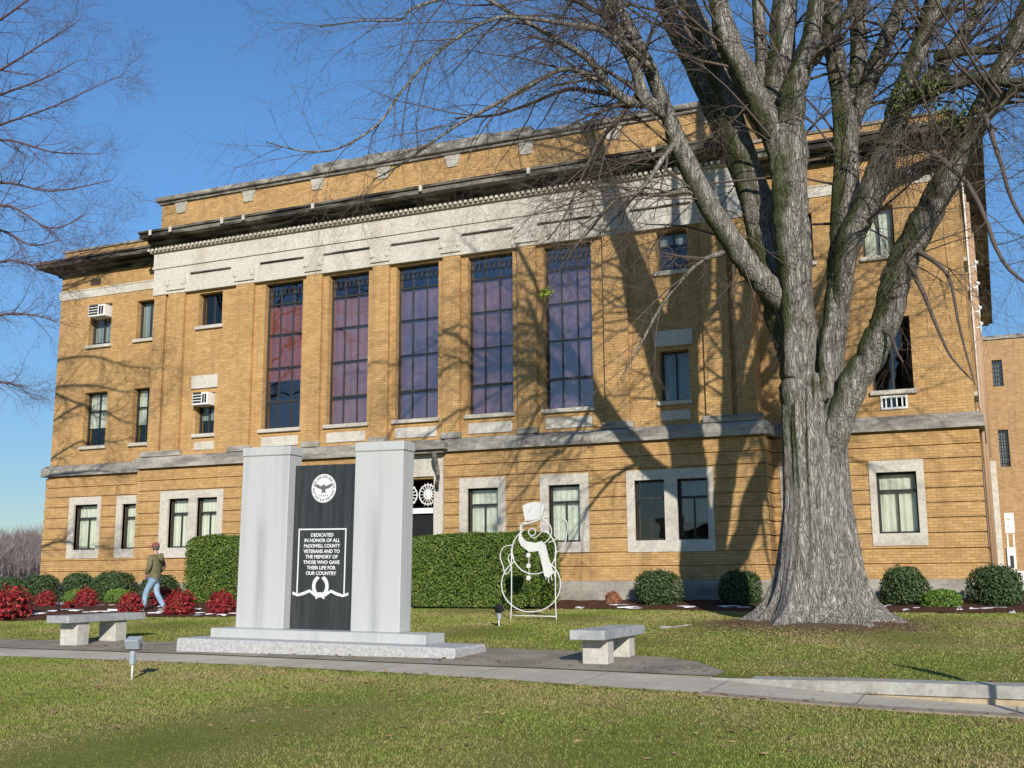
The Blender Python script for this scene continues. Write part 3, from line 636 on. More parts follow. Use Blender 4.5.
for i, (a, b) in enumerate(tall):
    w_ = window(a, b, 6.0, 10.49, yt, 'tall', reds[i][0], reds[i][1], glass_tall, True, 0.18, top=0.87)
    if i == 1:
        b_ = MB(); b_.box(a+0.05, b-0.05, yt+0.40, yt+0.41, 8.0, 9.9); b_.build('curtain', curtain_red, w_)
    pn = MB(); pn.bbox(a+0.03, b-0.03, yt-0.03, yt-0.002, 5.47, 5.76, 0.006); pn.build('stone_panel', stone_white, w_)
    sc_ = MB()      # pierced screen at the head of the tall windows
    for k in range(9):
        xx = a+0.08+(b-a-0.16)*k/8
        sc_.tube([(xx+0.07*math.cos(q*math.pi/6), yt+0.17, 10.22+0.10*math.sin(q*math.pi/6)) for q in range(13)], 0.011, 4, False)
    sc_.build('head_screen', metal_dark, w_)
wl2 = window(-22.61,-21.89,6.0,7.28, yt, 'pair', blind_dim, 0.35, None, True)
window(-22.66,-21.75,9.41,10.47, yt, 'pair', None, 0, None, True)
window(-7.75,-6.93,9.41,10.5, yt, 'mid', blind_dim, 0.6, None, True)
window(-7.75,-6.98,6.0,7.30, yt, 'pair', blind_dim, 0.0, None, True)
for a, b in ((-22.79,-21.79),(-7.87,-6.86)): mb = MB(); mb.bbox(a, b, YM+0.06, YM+0.119, 7.42, 7.83, 0.008); mb.build('lintel', stone_white, court)
for a, b in ((-22.6,-21.85),(-7.75,-6.98)): mb = MB(); mb.bbox(a, b, YM+0.09, YM+0.119, 5.5, 5.75, 0.006); mb.build('stone_panel', stone_white, court)
def surround(outer, inners, y):
    s_ = MB(); wall_cells(s_, outer[0], outer[1], outer[2], outer[3], y-0.025, y+0.15, inners); return s_.build('window_surround', stone_trim, court)
lows = {0: blind_cream, 1: blind_cream, 2: blind_cream, 3: blind_cream, 5: blind_cream, 6: blind_cream, 7: None, 8: blind_dim}
for fr in main_frames:
    if fr[0] == -15.85: continue
    surround(fr, [o_ for o_ in main_low if o_[0] > fr[0] and o_[1] < fr[1]], YM)
for i, o_ in enumerate(main_low):
    if i == 4: continue
    window(*o_, YM, 'low', lows[i], 0.0 if i != 8 else 0.3, None, False, 0.16, top=0.97 if i < 7 else None)
for fr, lo in ((wingL_fr, wingL_low), (wingR_fr, wingR_low)):
    for a, b in zip(fr, lo): surround(a, [b], YW); window(*b, YW, 'low', blind_cream, 0.0, None, False, 0.16, top=0.97)
yw2 = YW+0.05
bcol = [blind_cream, blind_cream, blind_dim, blind_dim]
for i, o_ in enumerate(wlo): window(*o_, yw2, 'mid' if i < 2 else 'pair', bcol[i], 0.35 if i < 2 else 0.1, None, True)
for i, o_ in enumerate(wro):
    if i < 4: window(*o_, yw2, 'pair', [None, blind_cream, blind_cream, blind_cream][i], 0.0, None, True)
    else: window(*o_, yw2-0.02, 'bars', None, 0, None, False, -0.02)
for i, o_ in enumerate(sops+sup): window(*o_, 0.0, 'pair', blind_cream if i % 2 else blind_dim, 0.2, None, i >= 3, 0.18, tfs)
for o_ in sops:
    s_ = MB(tfs); wall_cells(s_, o_[0]-0.22, o_[1]+0.22, o_[2]-0.25, o_[3]+0.25, -0.05, 0.04, [o_]); s_.build('window_surround', stone_trim, court)
mb = MB()
for k in range(5): mb.box(-27.95, -27.5, YW+0.035, YW+0.049, 11.5+k*0.045, 11.5+k*0.045+0.028)
mb.build('vent', metal_dark, court)
# window air conditioners
def ac(x0, x1, y0, z0, z1, par):
    m_ = MB(); m_.bbox(x0, x1, y0-0.28, y0+0.2, z0, z1, 0.015); a_ = m_.build('air_conditioner', white_paint, court)
    m_ = MB(); w3 = (x1-x0)
    for k in range(4): m_.box(x0+0.04, x0+w3*0.6, y0-0.29, y0-0.282, z0+0.06+k*0.09, z0+0.12+k*0.09)
    for k in range(2): m_.box(x0+w3*0.67+k*w3*0.15, x0+w3*0.78+k*w3*0.15, y0-0.29, y0-0.282, z0+0.06, z1-0.06)
    m_.build('grille', metal_dark, a_)
ac(-22.55, -21.95, yt, 6.86, 7.25, wl2); ac(-27.72, -27.0, yw2, 10.32, 10.72, None)

# ---------------------------------------------------------------- annex and things far right
ann = thing('annex_building', 'plain tan brick annex with barred windows beyond the right corner', 'building', (6, 60, 1.0))
mb = MB(); wall_cells(mb, -4, 22, 0.5, 13.3, 60, 60.4, [(0.12,0.60,10.9,12.25),(0.15,0.62,6.85,8.7),(3,3.6,6.85,8.7)]); mb.box(-4,-3.6,60.4,75,0.5,13.3); mb.box(21.6,22,60.4,75,0.5,13.3); mb.box(-4,22,75,75.4,0.5,13.3)
mb.build('wall', brick_far, ann)
mb = MB(); mb.box(-4.1,22.1,59.92,60.5,13.302,13.5); mb.build('coping', stone_cope, ann)
mb = MB(); mb.box(-3.6,21.6,60.5,75,12.7,12.85); mb.build('roof', roofm, ann)
for (a, b, c, d) in [(0.12,0.60,10.9,12.25),(0.15,0.62,6.85,8.7),(3,3.6,6.85,8.7)]:
    m_ = MB()
    for k in range(5): m_.box(a+(b-a)*k/4-0.02, a+(b-a)*k/4+0.02, 60.05, 60.1, c, d)
    for k in range(7): m_.box(a, b, 60.03, 60.049, c+(d-c)*k/6-0.02, c+(d-c)*k/6+0.02)
    wo = m_.build('window', metal_dark, ann); m_ = MB(); m_.add([(a,60.2,c),(b,60.2,c),(b,60.2,d),(a,60.2,d)], [(0,1,2,3)]); m_.build('pane', glass, wo)
    m_ = MB(); m_.box(a, b, 60.3, 60.31, c, d); m_.build('curtain', blind_dim, wo)
m_ = MB(); m_.box(0.12, 0.5, 59.9, 59.98, 0.9, 2.9); door_ = m_.build('door', white_paint, ann)
m_ = MB(); m_.box(0.2, 0.4, 59.88, 59.898, 1.9, 2.5); m_.build('door_window', metal_dark, door_)
sg = thing('notice_sign', 'white rectangular sign on a post at the right corner of the courthouse', 'sign', tuple(at(1009, 580, 46)[i] if i < 2 else 1.0 for i in range(3)))
p1 = at(1004, 513, 46); p2 = at(1015, 533, 46)
m_ = MB(); m_.box(p1.x, p2.x, 46, 46.06, p2.z, p1.z); m_.build('board', white_paint, sg)
m_ = MB(); m_.box(p1.x+0.03, p1.x+0.08, 46.062, 46.11, 1.0, p2.z+0.3); m_.box(p2.x-0.08, p2.x-0.03, 46.062, 46.11, 1.0, p2.z+0.3); m_.build('post', white_paint, sg)
m_ = MB()
for k in range(2): m_.box(p1.x+0.08, p2.x-0.12-0.05*k, 45.985, 45.998, p1.z-0.25-0.27*k, p1.z-0.2-0.27*k)
m_.build('lettering', frame_lt, sg)
m_ = MB(); q1 = at(1008, 571, 44); m_.bbox(q1.x, q1.x+9, 44, 44.35, 0.9, q1.z, 0.03)
tag(m_.build('low_wall', white_paint), 'low white wall at the far right behind the round shrub', 'wall')

# wooded hill at the far left
hv = []; hf = []; nx, ny = 60, 12
for i in range(nx+1):
    for j in range(ny+1):
        x = -420+i*6.5; y = 150+j*22; t = j/ny
        hv.append((x, y, 0.9+21*math.sin(math.pi*min(1, t*1.0)*0.5)*(0.75+0.25*math.sin(x*0.02+1.0)*math.cos(y*0.013))*min(1, max(0, (-40-x)/60))))
for i in range(nx):
    for j in range(ny): a = i*(ny+1)+j; hf.append((a, a+ny+1, a+ny+2, a+1))
hillm = M('hill_soil', (0.10,0.075,0.065), 0.95, 0.05); _n = noise(hillm, pos(hillm), 0.3, 6); setc(hillm, ramp(hillm, _n, [(0.3, (0.07,0.055,0.05)), (0.7, (0.14,0.105,0.09))]))
tag(mesh_np('hill', hv, hf, hillm, None, True), kind='structure')
wm = leaf_mat('woods_bark', [(0.10,0.078,0.078), (0.17,0.135,0.13), (0.24,0.20,0.19)], 0.95)
wv = []; wf = []
for i in range(2600):
    x = random.uniform(-300, -100); y = random.uniform(150, 360); t = (y-150)/264
    zb = 0.9+21*math.sin(math.pi*min(1, t)*0.5)*0.8*min(1, max(0, (-40-x)/60)); h = random.uniform(5, 9)
    for b in range(16):
        z0 = zb+h*random.uniform(0.05, 0.6) if b else zb
        a = random.uniform(0, 6.28); le = random.uniform(0.3, 0.5)*h if b else h; sp = 0.6 if b else 0
        e = (x+math.cos(a)*le*sp, y+math.sin(a)*le*sp, z0+le); w = 0.10 if b else 0.16; o_ = len(wv)
        wv += [(x-w, y, z0), (x+w, y, z0), e]; wf.append((o_, o_+1, o_+2))
tag(mesh_np('woodland', wv, wf, wm), 'bare brown woodland covering the distant hill at the left', 'woods', kind='stuff')

# ---------------------------------------------------------------- leaves
def leaves(name, P, nrm, size, mat, parent=None, jit=0.7, asp=0.55):
    n = len(P); d = nrm + rng.normal(0, jit, (n, 3)); d /= np.linalg.norm(d, axis=1)[:, None]
    t = np.cross(d, rng.normal(0, 1, (n, 3))); t /= np.linalg.norm(t, axis=1)[:, None]; b = np.cross(d, t)
    s = size*rng.uniform(0.6, 1.3, (n, 1))
    v = np.stack([P-t*s, P-b*s*asp+d*s*0.15, P+t*s, P+b*s*asp+d*s*0.15], 1).reshape(-1, 3)
    return mesh_np(name, v, np.arange(4*n).reshape(-1, 4), mat, parent)
def lump(P, amp, sc, seed=0):
    r = np.random.default_rng(seed); k = r.normal(0, sc, (8, 3)); ph = r.uniform(0, 6.28, 8)
    return amp*np.sin(P@k.T+ph).mean(1)*2
def shrub(name, label, cat, loc, rx, ry, h, mat, n, size, group, seed, corem=None, loose=0.0):
    root = thing(name, label, cat, loc, 0, group)
    d = rng.normal(0, 1, (n, 3)); d /= np.linalg.norm(d, axis=1)[:, None]; d[:, 2] = np.where(d[:, 2] < -0.5, -d[:, 2], d[:, 2])
    rr = rng.uniform(0.72, 1.0, n)**0.6 + loose*rng.uniform(0, 1, n)**3 + lump(d, 0.13, 3.4, seed)
    sc = np.array([rx, ry, h*0.62]); P = d*rr[:, None]*sc + np.array([0, 0, h*0.42]); P[:, 2] = np.maximum(P[:, 2], 0.01)
    fo = leaves('foliage', P, d, size, mat, root)
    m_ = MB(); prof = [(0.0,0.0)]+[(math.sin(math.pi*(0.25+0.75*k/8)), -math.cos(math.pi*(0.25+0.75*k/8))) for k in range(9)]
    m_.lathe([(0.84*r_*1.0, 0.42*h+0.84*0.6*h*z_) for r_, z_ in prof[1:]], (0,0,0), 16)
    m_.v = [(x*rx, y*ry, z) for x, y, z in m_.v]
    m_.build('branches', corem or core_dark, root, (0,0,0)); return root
s1 = shrub('round_shrub', 'round dark green shrub half shaded left of the pair under the double window', 'shrub', (-7.75,26.3,g(26.3)), 0.56,0.5,0.86, leaf_shrub, 5200, 0.032, 'clipped round shrubs along the foundation', 1, None, 0.14)
x_ = [(-5.75,26.25,0.5,0.84,'round dark shrub in deep tree shade beside the big trunk'),
      (-2.08,26.3,0.56,0.9,'round dark green shrub just right of the big tree trunk'),
      (-0.2,26.3,0.56,0.9,'round dark green shrub at the right corner of the courthouse'),
      (-28.75,26.0,0.6,0.82,'round dark shrub at the far left beyond the courthouse corner'),
      (-27.35,26.0,0.62,0.88,'round dark shrub at the left corner of the courthouse'),
      (-25.85,26.0,0.58,0.93,'round dark shrub below the leftmost ground floor window'),
      (-24.5,26.0,0.64,0.95,'round dark shrub beside the man, tallest of the left row'),
      (-22.7,26.0,0.62,0.86,'round dark shrub partly hidden behind the walking man')]
for k, (x, y, r_, h_, lb) in enumerate(x_): copy_thing(s1, (x, y, g(y)), 1.1*k+0.6, (r_/0.56, r_/0.56, h_/0.86), lb)
s2 = shrub('low_shrub', 'small bright green mound shrub between the two round shrubs at right', 'shrub', (-1.33,25.9,g(25.9)), 0.42,0.38,0.42, leaf_lime, 2600, 0.028, 'low lime green shrubs', 2)
for k, (u, v, Y, r_, lb) in enumerate([(75,598,25.0,0.36,'small lime green shrub left of the other one in the left bed'),(118,598,25.0,0.40,'small lime green shrub closest to the walking man'),(8,600,24.6,0.42,'small lime green shrub at the left picture edge')]):
    p = at(u, v, Y); copy_thing(s2, (p.x, Y, g(Y)), k+0.5, (r_/0.42, r_/0.42, 0.62/0.42*0.8), lb)
s3 = shrub('red_shrub', 'largest bright red leafed shrub, at the left picture edge', 'shrub', (-21.95,19.9,g(19.9)), 0.44,0.44,0.64, leaf_red, 1500, 0.055, 'red leaved nandina shrubs in the left bed', 3, M('red_core', (0.05,0.008,0.01)), 0.45)
for k, (u, v, Y, r_, h_, lb) in enumerate([(45,600,23.0,0.28,0.52,'small red shrub between the left edge bush and the black stake'),(86,600,23.0,0.31,0.60,'red shrub behind the left stone bench, right of the black stake'),(72,608,22.4,0.27,0.3,'lowest red shrub, just above the left bench seat'),(130,604,21.9,0.30,0.52,'red shrub just left of the walking man'),(180,604,21.9,0.37,0.58,'wide red shrub just right of the walking man'),(222,604,22.2,0.33,0.55,'red shrub beside the left monument pillar'),(163,598,23.6,0.34,0.62,'dull red shrub behind the walking man')]):
    p = at(u, v, Y); copy_thing(s3, (p.x, Y, g(Y)), 1.7*k, (r_/0.44*0.84, r_/0.44*0.84, h_/0.64*0.86), lb)
sd_ = shrub('dry_shrub', 'small brown dried flower bush against the foundation beside the snowman', 'shrub', (at(610,597,26.2).x,26.4,g(26.4)), 0.2,0.2,0.36, leaf_dry, 500, 0.03, None, 4, leaf_dry)

def hedge(name, label, x0, x1, y0, y1, z0, z1, seed):
    root = thing(name, label, 'hedge', ((x0+x1)/2, (y0+y1)/2, z0), 0, 'clipped box hedges either side of the entrance')
    n = 30000; c = np.array([(x0+x1)/2, (y0+y1)/2, (z0+z1)/2]); hs = np.array([(x1-x0)/2, (y1-y0)/2, (z1-z0)/2])
    A = np.array([hs[1]*hs[2], hs[0]*hs[2], hs[0]*hs[1]]); pr = A/A.sum()*np.array([1, 1.4, 0.9]); pr /= pr.sum()
    ax = rng.choice(3, n, p=pr); sg_ = rng.choice([-1, 1], n); sg_ = np.where((ax == 1) & (rng.random(n) < 0.6), -1, sg_); sg_ = np.where(ax == 2, 1, sg_)
    U = rng.uniform(-1, 1, (n, 3)); U[np.arange(n), ax] = sg_
    q = np.abs(U)**8; rnd = (q.sum(1))**(-1/8.)
    P = U*rnd[:, None]*hs; nr = np.zeros((n, 3)); nr[np.arange(n), ax] = sg_
    P += nr*(rng.uniform(-0.10, 0.02, n)+lump(P, 0.05, 2.5, seed)+lump(P, 0.03, 7, seed+5))[:, None] + c
    me_ = leaves('foliage', P-np.array(root.location), nr, 0.034, leaf_hedge, root, 0.65)
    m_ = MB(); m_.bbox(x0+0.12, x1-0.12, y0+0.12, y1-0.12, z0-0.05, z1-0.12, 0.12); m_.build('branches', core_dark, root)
    return root
hedge('hedge', 'large clipped green hedge on the right of the entrance behind the monument', -13.95, -10.1, 24.9, 26.1, g(25)-0.02, 2.68, 11)
hl = at(188, 600, 25.0).x
hedge('hedge', 'clipped green hedge left of the entrance, between the man and the monument', -21.1, -16.2, 24.9, 26.1, g(25)-0.02, 2.78, 12)

# ---------------------------------------------------------------- monument
mon = thing('monument', 'grey granite veterans monument with two pillars and a black inscribed slab', 'monument', (-9.7, 15.2, g(15.2)))
gz = 0.5
mon.rotation_euler = (0, R(0.75), 0)
m_ = MB(); m_.bbox(-12.08, -7.16, 14.25, 15.32, 0.3, 0.655, 0.03); m_.build('base_slab', granite_base, mon)
m_ = MB(); m_.bbox(-11.74, -7.84, 14.66, 15.28, 0.65, 0.80, 0.012); m_.build('step', granite, mon)
for (xa, xb, y0) in ((-11.44, -10.52, 14.9), (-9.28, -8.42, 14.9)):
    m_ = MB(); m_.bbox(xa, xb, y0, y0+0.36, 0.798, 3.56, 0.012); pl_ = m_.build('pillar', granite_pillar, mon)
    m_ = MB(); m_.bbox(xa-0.012, xb+0.012, y0-0.012, y0+0.372, 3.562, 3.71, 0.015); m_.build('cap', granite, pl_)
ys = 15.08
m_ = MB(); m_.bbox(-10.52, -9.28, ys, ys+0.14, 0.798, 3.40, 0.006); slab = m_.build('inscribed_slab', granite_black, mon)
xc = -9.96
def text_mesh(s, x, y, z, size, mat, parent, name):
    cu = bpy.data.curves.new(name, 'FONT'); cu.body = s; cu.size = size; cu.align_x = 'CENTER'; cu.align_y = 'CENTER'; cu.extrude = 0.002; cu.resolution_u = 3; cu.offset = 0.002
    ob = bpy.data.objects.new(name, cu); C.objects.link(ob); dg = bpy.context.evaluated_depsgraph_get()
    me_ = bpy.data.meshes.new_from_object(ob.evaluated_get(dg)); bpy.data.objects.remove(ob)
    rl = root_loc(parent); me_.transform(Matrix.Translation((x-rl[0], y-rl[1], z-rl[2])) @ Matrix.Rotation(math.pi/2, 4, 'X'))
    return link(name, me_, mat, parent)
lines = ['DEDICATED','IN HONOR OF ALL','McDOWELL COUNTY','VETERANS AND TO','THE MEMORY OF','THOSE WHO GAVE','THEIR LIFE FOR','OUR COUNTRY']
for k, s in enumerate(lines):
    o_ = text_mesh(s, xc, ys-0.003, 2.275-k*0.086, 0.078, engrave, slab, 'inscription')
    w_ = max(v.co.x for v in o_.data.vertices)-min(v.co.x for v in o_.data.vertices)
    if w_ > 0.68:
        cx_ = xc-mon.location.x
        for v in o_.data.vertices: v.co.x = cx_+(v.co.x-cx_)*0.68/w_
m_ = MB(); a, b, zt_, zb_ = xc-0.45, xc+0.45, 2.38, 1.36
m_.box(a, b, ys-0.004, ys+0.002, zt_-0.022, zt_); m_.box(a, a+0.022, ys-0.004, ys+0.002, zb_, zt_-0.023); m_.box(b-0.022, b, ys-0.004, ys+0.002, zb_, zt_-0.023)
m_.build('border', engrave, slab)
m_ = MB()      # laurel wreath and ribbon
for k in range(15):
    t = -0.5*math.pi+(k+0.5)*math.pi*0.86/15
    for s_ in (-1, 1):
        cx_, cz_ = xc+s_*0.125*math.cos(t), 1.47+0.145*math.sin(t); a_ = t+math.pi/2+0.4
        dx, dz = s_*math.cos(a_), math.sin(a_)
        m_.prism([(cx_-dx*0.035, cz_-dz*0.035), (cx_+dz*0.036, cz_-dx*0.036), (cx_+dx*0.045, cz_+dz*0.045), (cx_-dz*0.036, cz_+dx*0.036)], ys-0.006-0.0004*k-(0.0002 if s_ > 0 else 0), ys+0.001)
m_.build('wreath', engrave, slab)
m_ = MB()
for s_ in (-1, 1):
    P_ = [(xc+s_*x, z) for x, z in [(0.0,1.36),(0.1,1.34),(0.2,1.40),(0.3,1.36),(0.42,1.33),(0.52,1.36)]]
    w2 = [0.02,0.024,0.022,0.025,0.02,0.022]
    for i in range(5):
        m_.prism([(P_[i][0], P_[i][1]-w2[i]), (P_[i+1][0], P_[i+1][1]-w2[i+1]), (P_[i+1][0], P_[i+1][1]+w2[i+1]), (P_[i][0], P_[i][1]+w2[i])], ys-0.008, ys+0.001)
    m_.prism([(xc+s_*0.02,1.36),(xc+s_*0.06,1.27),(xc+s_*0.09,1.29),(xc+s_*0.05,1.37)], ys-0.0094, ys+0.001)
m_.build('ribbon', engrave, slab)
# round seal: pale disc, dark ring and spread eagle
m_ = MB(); n_ = 40; m_.prism([(xc+0.23*math.cos(2*math.pi*k/n_), 3.02+0.23*math.sin(2*math.pi*k/n_)) for k in range(n_)], ys-0.006, ys+0.001); seal = m_.build('seal', engrave, slab)
seal_dark = M('seal_dark', (0.12,0.125,0.13), 0.7)
m_ = MB(); zc = 3.02
eag = [(0,0.07),(0.02,0.05),(0.05,0.035),(0.10,0.06),(0.165,0.075),(0.15,0.03),(0.10,0.0),(0.055,-0.01),(0.03,-0.03),(0.045,-0.08),(0,-0.065)]
m_.prism([(xc+x, zc+z) for x, z in eag] + [(xc-x, zc+z) for x, z in eag[-2:0:-1]], ys-0.009, ys-0.0065)
for k in range(40):
    a = 2*math.pi*k/40; r0, r1 = 0.185, 0.212
    if k % 4 == 3: continue
    m_.prism([(xc+r0*math.cos(a), zc+r0*math.sin(a)), (xc+r1*math.cos(a), zc+r1*math.sin(a)), (xc+r1*math.cos(a+0.07), zc+r1*math.sin(a+0.07)), (xc+r0*math.cos(a+0.07), zc+r0*math.sin(a+0.07))], ys-0.009, ys-0.0065)
for k in range(26):
    a = 2*math.pi*k/26
    m_.prism([(xc+0.172*math.cos(a), zc+0.172*math.sin(a)), (xc+0.18*math.cos(a), zc+0.18*math.sin(a)), (xc+0.18*math.cos(a+0.24), zc+0.18*math.sin(a+0.24)), (xc+0.172*math.cos(a+0.24), zc+0.172*math.sin(a+0.24))], ys-0.0085, ys-0.0065)
for k in range(5):
    x = xc+(k-2)*0.035; m_.prism([(x-0.008, zc-0.13), (x+0.008, zc-0.13), (x+0.008, zc-0.105), (x-0.008, zc-0.105)], ys-0.009, ys-0.0065)
m_.build('eagle_emblem', seal_dark, seal)

# ---------------------------------------------------------------- benches
def bench(label, x0, x1, y0, y1, zt_, legy, group='granite benches flanking the monument'):
    cx_, cy_ = (x0+x1)/2, (y0+y1)/2; root = thing('stone_bench', label, 'bench', (cx_, cy_, g(cy_)), 0, group)
    m_ = MB(); m_.bbox(x0, x1, y0, y1, zt_-0.125, zt_, 0.008); m_.build('seat', bench_stone, root)
    for (a, b) in legy: m_ = MB(); m_.bbox(x0+0.08, x1-0.05, a, b, g(a)-0.05, zt_-0.127, 0.008); m_.build('leg', bench_leg, root)
bench('short looking grey stone bench on the lawn side pad right of the monument', -5.27, -4.79, 13.82, 15.6, 0.915, [(14.08,14.34),(15.0,15.26)])
bench('long grey stone bench at the left, in front of the red shrubs', -15.04, -14.53, 14.45, 16.3, 1.0, [(14.7,14.98),(15.6,15.88)])

# ---------------------------------------------------------------- wire snowman
Ys = 21.6
sm = thing('snowman_decoration', 'white wire frame snowman with hat and scarf standing on the lawn', 'decoration', (at(534,620,Ys).x, Ys, g(Ys)))
sw_paint = M('snowman_paint', (0.62,0.62,0.60), 0.6)
def wire(pts, name, r_=0.012, close=False, par=sm):
    P_ = [at(u, v, Ys) for u, v in pts]
    if close: P_ = P_+[P_[0]]
    Q, _ = catmull(P_, [r_]*len(P_), 3); m_ = MB(); m_.tube(Q, r_, 6); return m_.build(name, sw_paint, par)
def ell(cx, cy, rx, ry, a0=0, a1=360, n=28): return [(cx+rx*math.cos(R(a0+(a1-a0)*k/n)), cy+ry*math.sin(R(a0+(a1-a0)*k/n))) for k in range(n+1)]
wire(ell(531,584.5,29.5,27.5,-55,235), 'body_ring', 0.014)
wire(ell(534,551,22,23,-60,240), 'chest_ring', 0.014)
wire(ell(536,531.5,15.5,13.5), 'head_ring', 0.014)
wire(ell(532,532,3.6,3.6), 'nose_ring', 0.012); wire([(530,536),(534,538),(540,534),(542,529),(538,526)], 'mouth', 0.01)
wire([(513,545),(504,547),(500,556),(503,566),(505,574),(509,572),(511,566),(508,558),(512,553),(514,560)], 'arm', 0.012)
wire([(548,543),(556,539),(560,533),(558,526),(560,521),(564,519),(567,523),(567,531),(565,543),(561,550),(554,553)], 'arm', 0.012)
for x in (511.5, 555.5): wire([(x, 548 if x < 530 else 548), (x, 600), (x-1 if x < 530 else x+1, 621)], 'post', 0.013)
wire([(511,615.5),(556,616.5)], 'foot_bar', 0.013)
def plate(pts, name, d=0.02, yo=0.0, mat=sw_paint):
    P_ = [at(u, v, Ys) for u, v in pts]; m_ = MB(); m_.prism([(p.x, p.z) for p in P_], Ys-d+yo, Ys+d+yo); return m_.build(name, mat, sm)
hat = plate([(523,506),(527,503.5),(534,502),(542,502.5),(545,505),(543,515),(538,519),(531,520.5),(525.5,521),(524,513)], 'hat', 0.02)
wire([(521,524),(527,523.5),(536,521),(544,517.5),(549,516.5)], 'hat_brim', 0.022)
wire([(521,524),(520,529),(524,530)], 'hat_band', 0.014)
plate([(520,534),(526,541),(536,543),(542,541),(546,545),(549,558),(554,573),(549,578),(545,576),(542,562),(539,551),(530,552),(522,546),(519,540)], 'scarf', 0.02, -0.02)
for x, y in ((546,577),(549,580),(552,578),(555,575)): wire([(x-1,y-4),(x,y+3)], 'fringe', 0.01)
for y in (555.2, 565.8, 578): 
    p = at(529, y, Ys); m_ = MB(); m_.prism([(p.x+0.05*math.cos(2*math.pi*k/14), p.z+0.05*math.sin(2*math.pi*k/14)) for k in range(14)], Ys-0.035, Ys-0.015); m_.build('button', sw_paint, sm)
wire([(529,556),(529,577)], 'button_wire', 0.008)

# ---------------------------------------------------------------- ground spotlights, stakes
lamp_grey = M('lamp_grey', (0.30,0.33,0.36), 0.5); lens_m = M('lamp_lens', (0.35,0.4,0.45), 0.2, 0.5)
def spotlight(label, x, y, h, bw, mat, rz):
    root = thing('ground_spotlight', label, 'spotlight', (x, y, g(y)), rz, 'stake spotlights in the lawn')
    m_ = MB(); m_.tube([(0,0,-0.05),(0,0,h*0.62)], 0.012, 8); m_.build('stake', white_paint, root, (0,0,0))
    m_ = MB(); m_.bbox(-0.03,0.03,-0.03,0.03,h*0.36,h*0.68,0.005); m_.build('junction_box', lens_m, root, (0,0,0))
    m_ = MB(); m_.tf = lambda a, b, c: (a, b*math.cos(0.4)-c*math.sin(0.4), b*math.sin(0.4)+c*math.cos(0.4)+h*0.86)
    m_.bbox(-bw/2, bw/2, -0.06, 0.07, -0.065, 0.065, 0.012); hd = m_.build('lamp_head', mat, root, (0,0,0))
    m_ = MB(); m_.tf = lambda a, b, c: (a, b*math.cos(0.4)-c*math.sin(0.4), b*math.sin(0.4)+c*math.cos(0.4)+h*0.86)
    m_.box(-bw/2+0.015, bw/2-0.015, 0.071, 0.076, -0.05, 0.05); m_.build('lens', lens_m, hd, (0,0,0))
    m_ = MB(); m_.tube([(-bw/2-0.008,0,h*0.86),(-bw/2-0.008,0,h*0.72),(0,0,h*0.68),(bw/2+0.008,0,h*0.72),(bw/2+0.008,0,h*0.86)], 0.006, 6); m_.build('yoke', black_paint, root, (0,0,0))
spotlight('small grey spotlight on a white stake in the front lawn at left', -10.04, 11.07, 0.52, 0.19, lamp_grey, 0.2)
spotlight('small black spotlight on a short stake beside the snowman', at(499,627,19.8).x, 19.8, 0.40, 0.16, black_paint, -0.6)
def bstake(u, v, Y, h, lb):
    p = at(u, v, Y); root = thing('path_stake', lb, 'stake', (p.x, Y, g(Y)))
    m_ = MB(); m_.tube([(0,0,-0.05),(0,0,h)], 0.02, 8); m_.build('post', black_paint, root, (0,0,0))
    m_ = MB(); m_.lathe([(0.0,h+0.14),(0.06,h+0.12),(0.05,h+0.03),(0.03,h),(0,h)], (0,0,0), 10); m_.build('lamp_cap', black_paint, root, (0,0,0))
bstake(58.5, 613, 21.2, 0.62, 'thin black garden stake light behind the left bench')
rl = thing('garden_rail', 'low black wire rail in the bed at the walking man\'s feet', 'railing', (at(158,605,22.6).x, 22.6, g(22.6)))
m_ = MB(); ra, rb = at(138,601,22.5), at(166,597,22.8)
m_.tube([ra, (ra+rb)/2+Vector((0,0,0.04)), rb], 0.016, 6); m_.build('rail', black_paint, rl)
for t in (0.05, 0.5, 0.95):
    p = ra.lerp(rb, t); m_ = MB(); m_.tube([(p.x, p.y, g(22)-0.02), (p.x, p.y, p.z+0.02)], 0.014, 6); m_.build('post', black_paint, rl)
# stone edging strip by the tree
P_ = [(-5.75,19.6),(-5.35,20.0),(-5.05,20.7),(-4.9,21.5),(-4.75,22.2)]
Q, _ = catmull([(x, y, g(y)+0.02) for x, y in P_], [0.06]*5, 4); m_ = MB(); m_.tube(Q, [0.045+0.012*math.sin(k*2) for k in range(len(Q))], 6, smooth=False)
tag(m_.build('stone_edging', curb_top), 'curved line of low pale stone edging left of the big tree', 'edging')
# banner of guessed shape, added off-picture at right; its shadow falls over the kerb
bn = thing('shadow_caster', 'feather shaped banner on a post, unseen, added for its shadow at right', 'caster', (1.18, 10.55, g(10.55)))
m_ = MB(); m_.tube([(1.18,10.55,0.2),(1.18,10.55,2.55)], 0.035, 8); m_.build('post', black_paint, bn)
m_ = MB(); m_.prism([(1.18+a, 1.85+b) for a, b in [(0.03,0.0),(0.10,0.1),(0.14,0.3),(0.12,0.5),(0.04,0.68),(-0.03,0.72),(-0.02,0.4)]], 10.545, 10.56); m_.build('caster_blade', black_paint, bn)

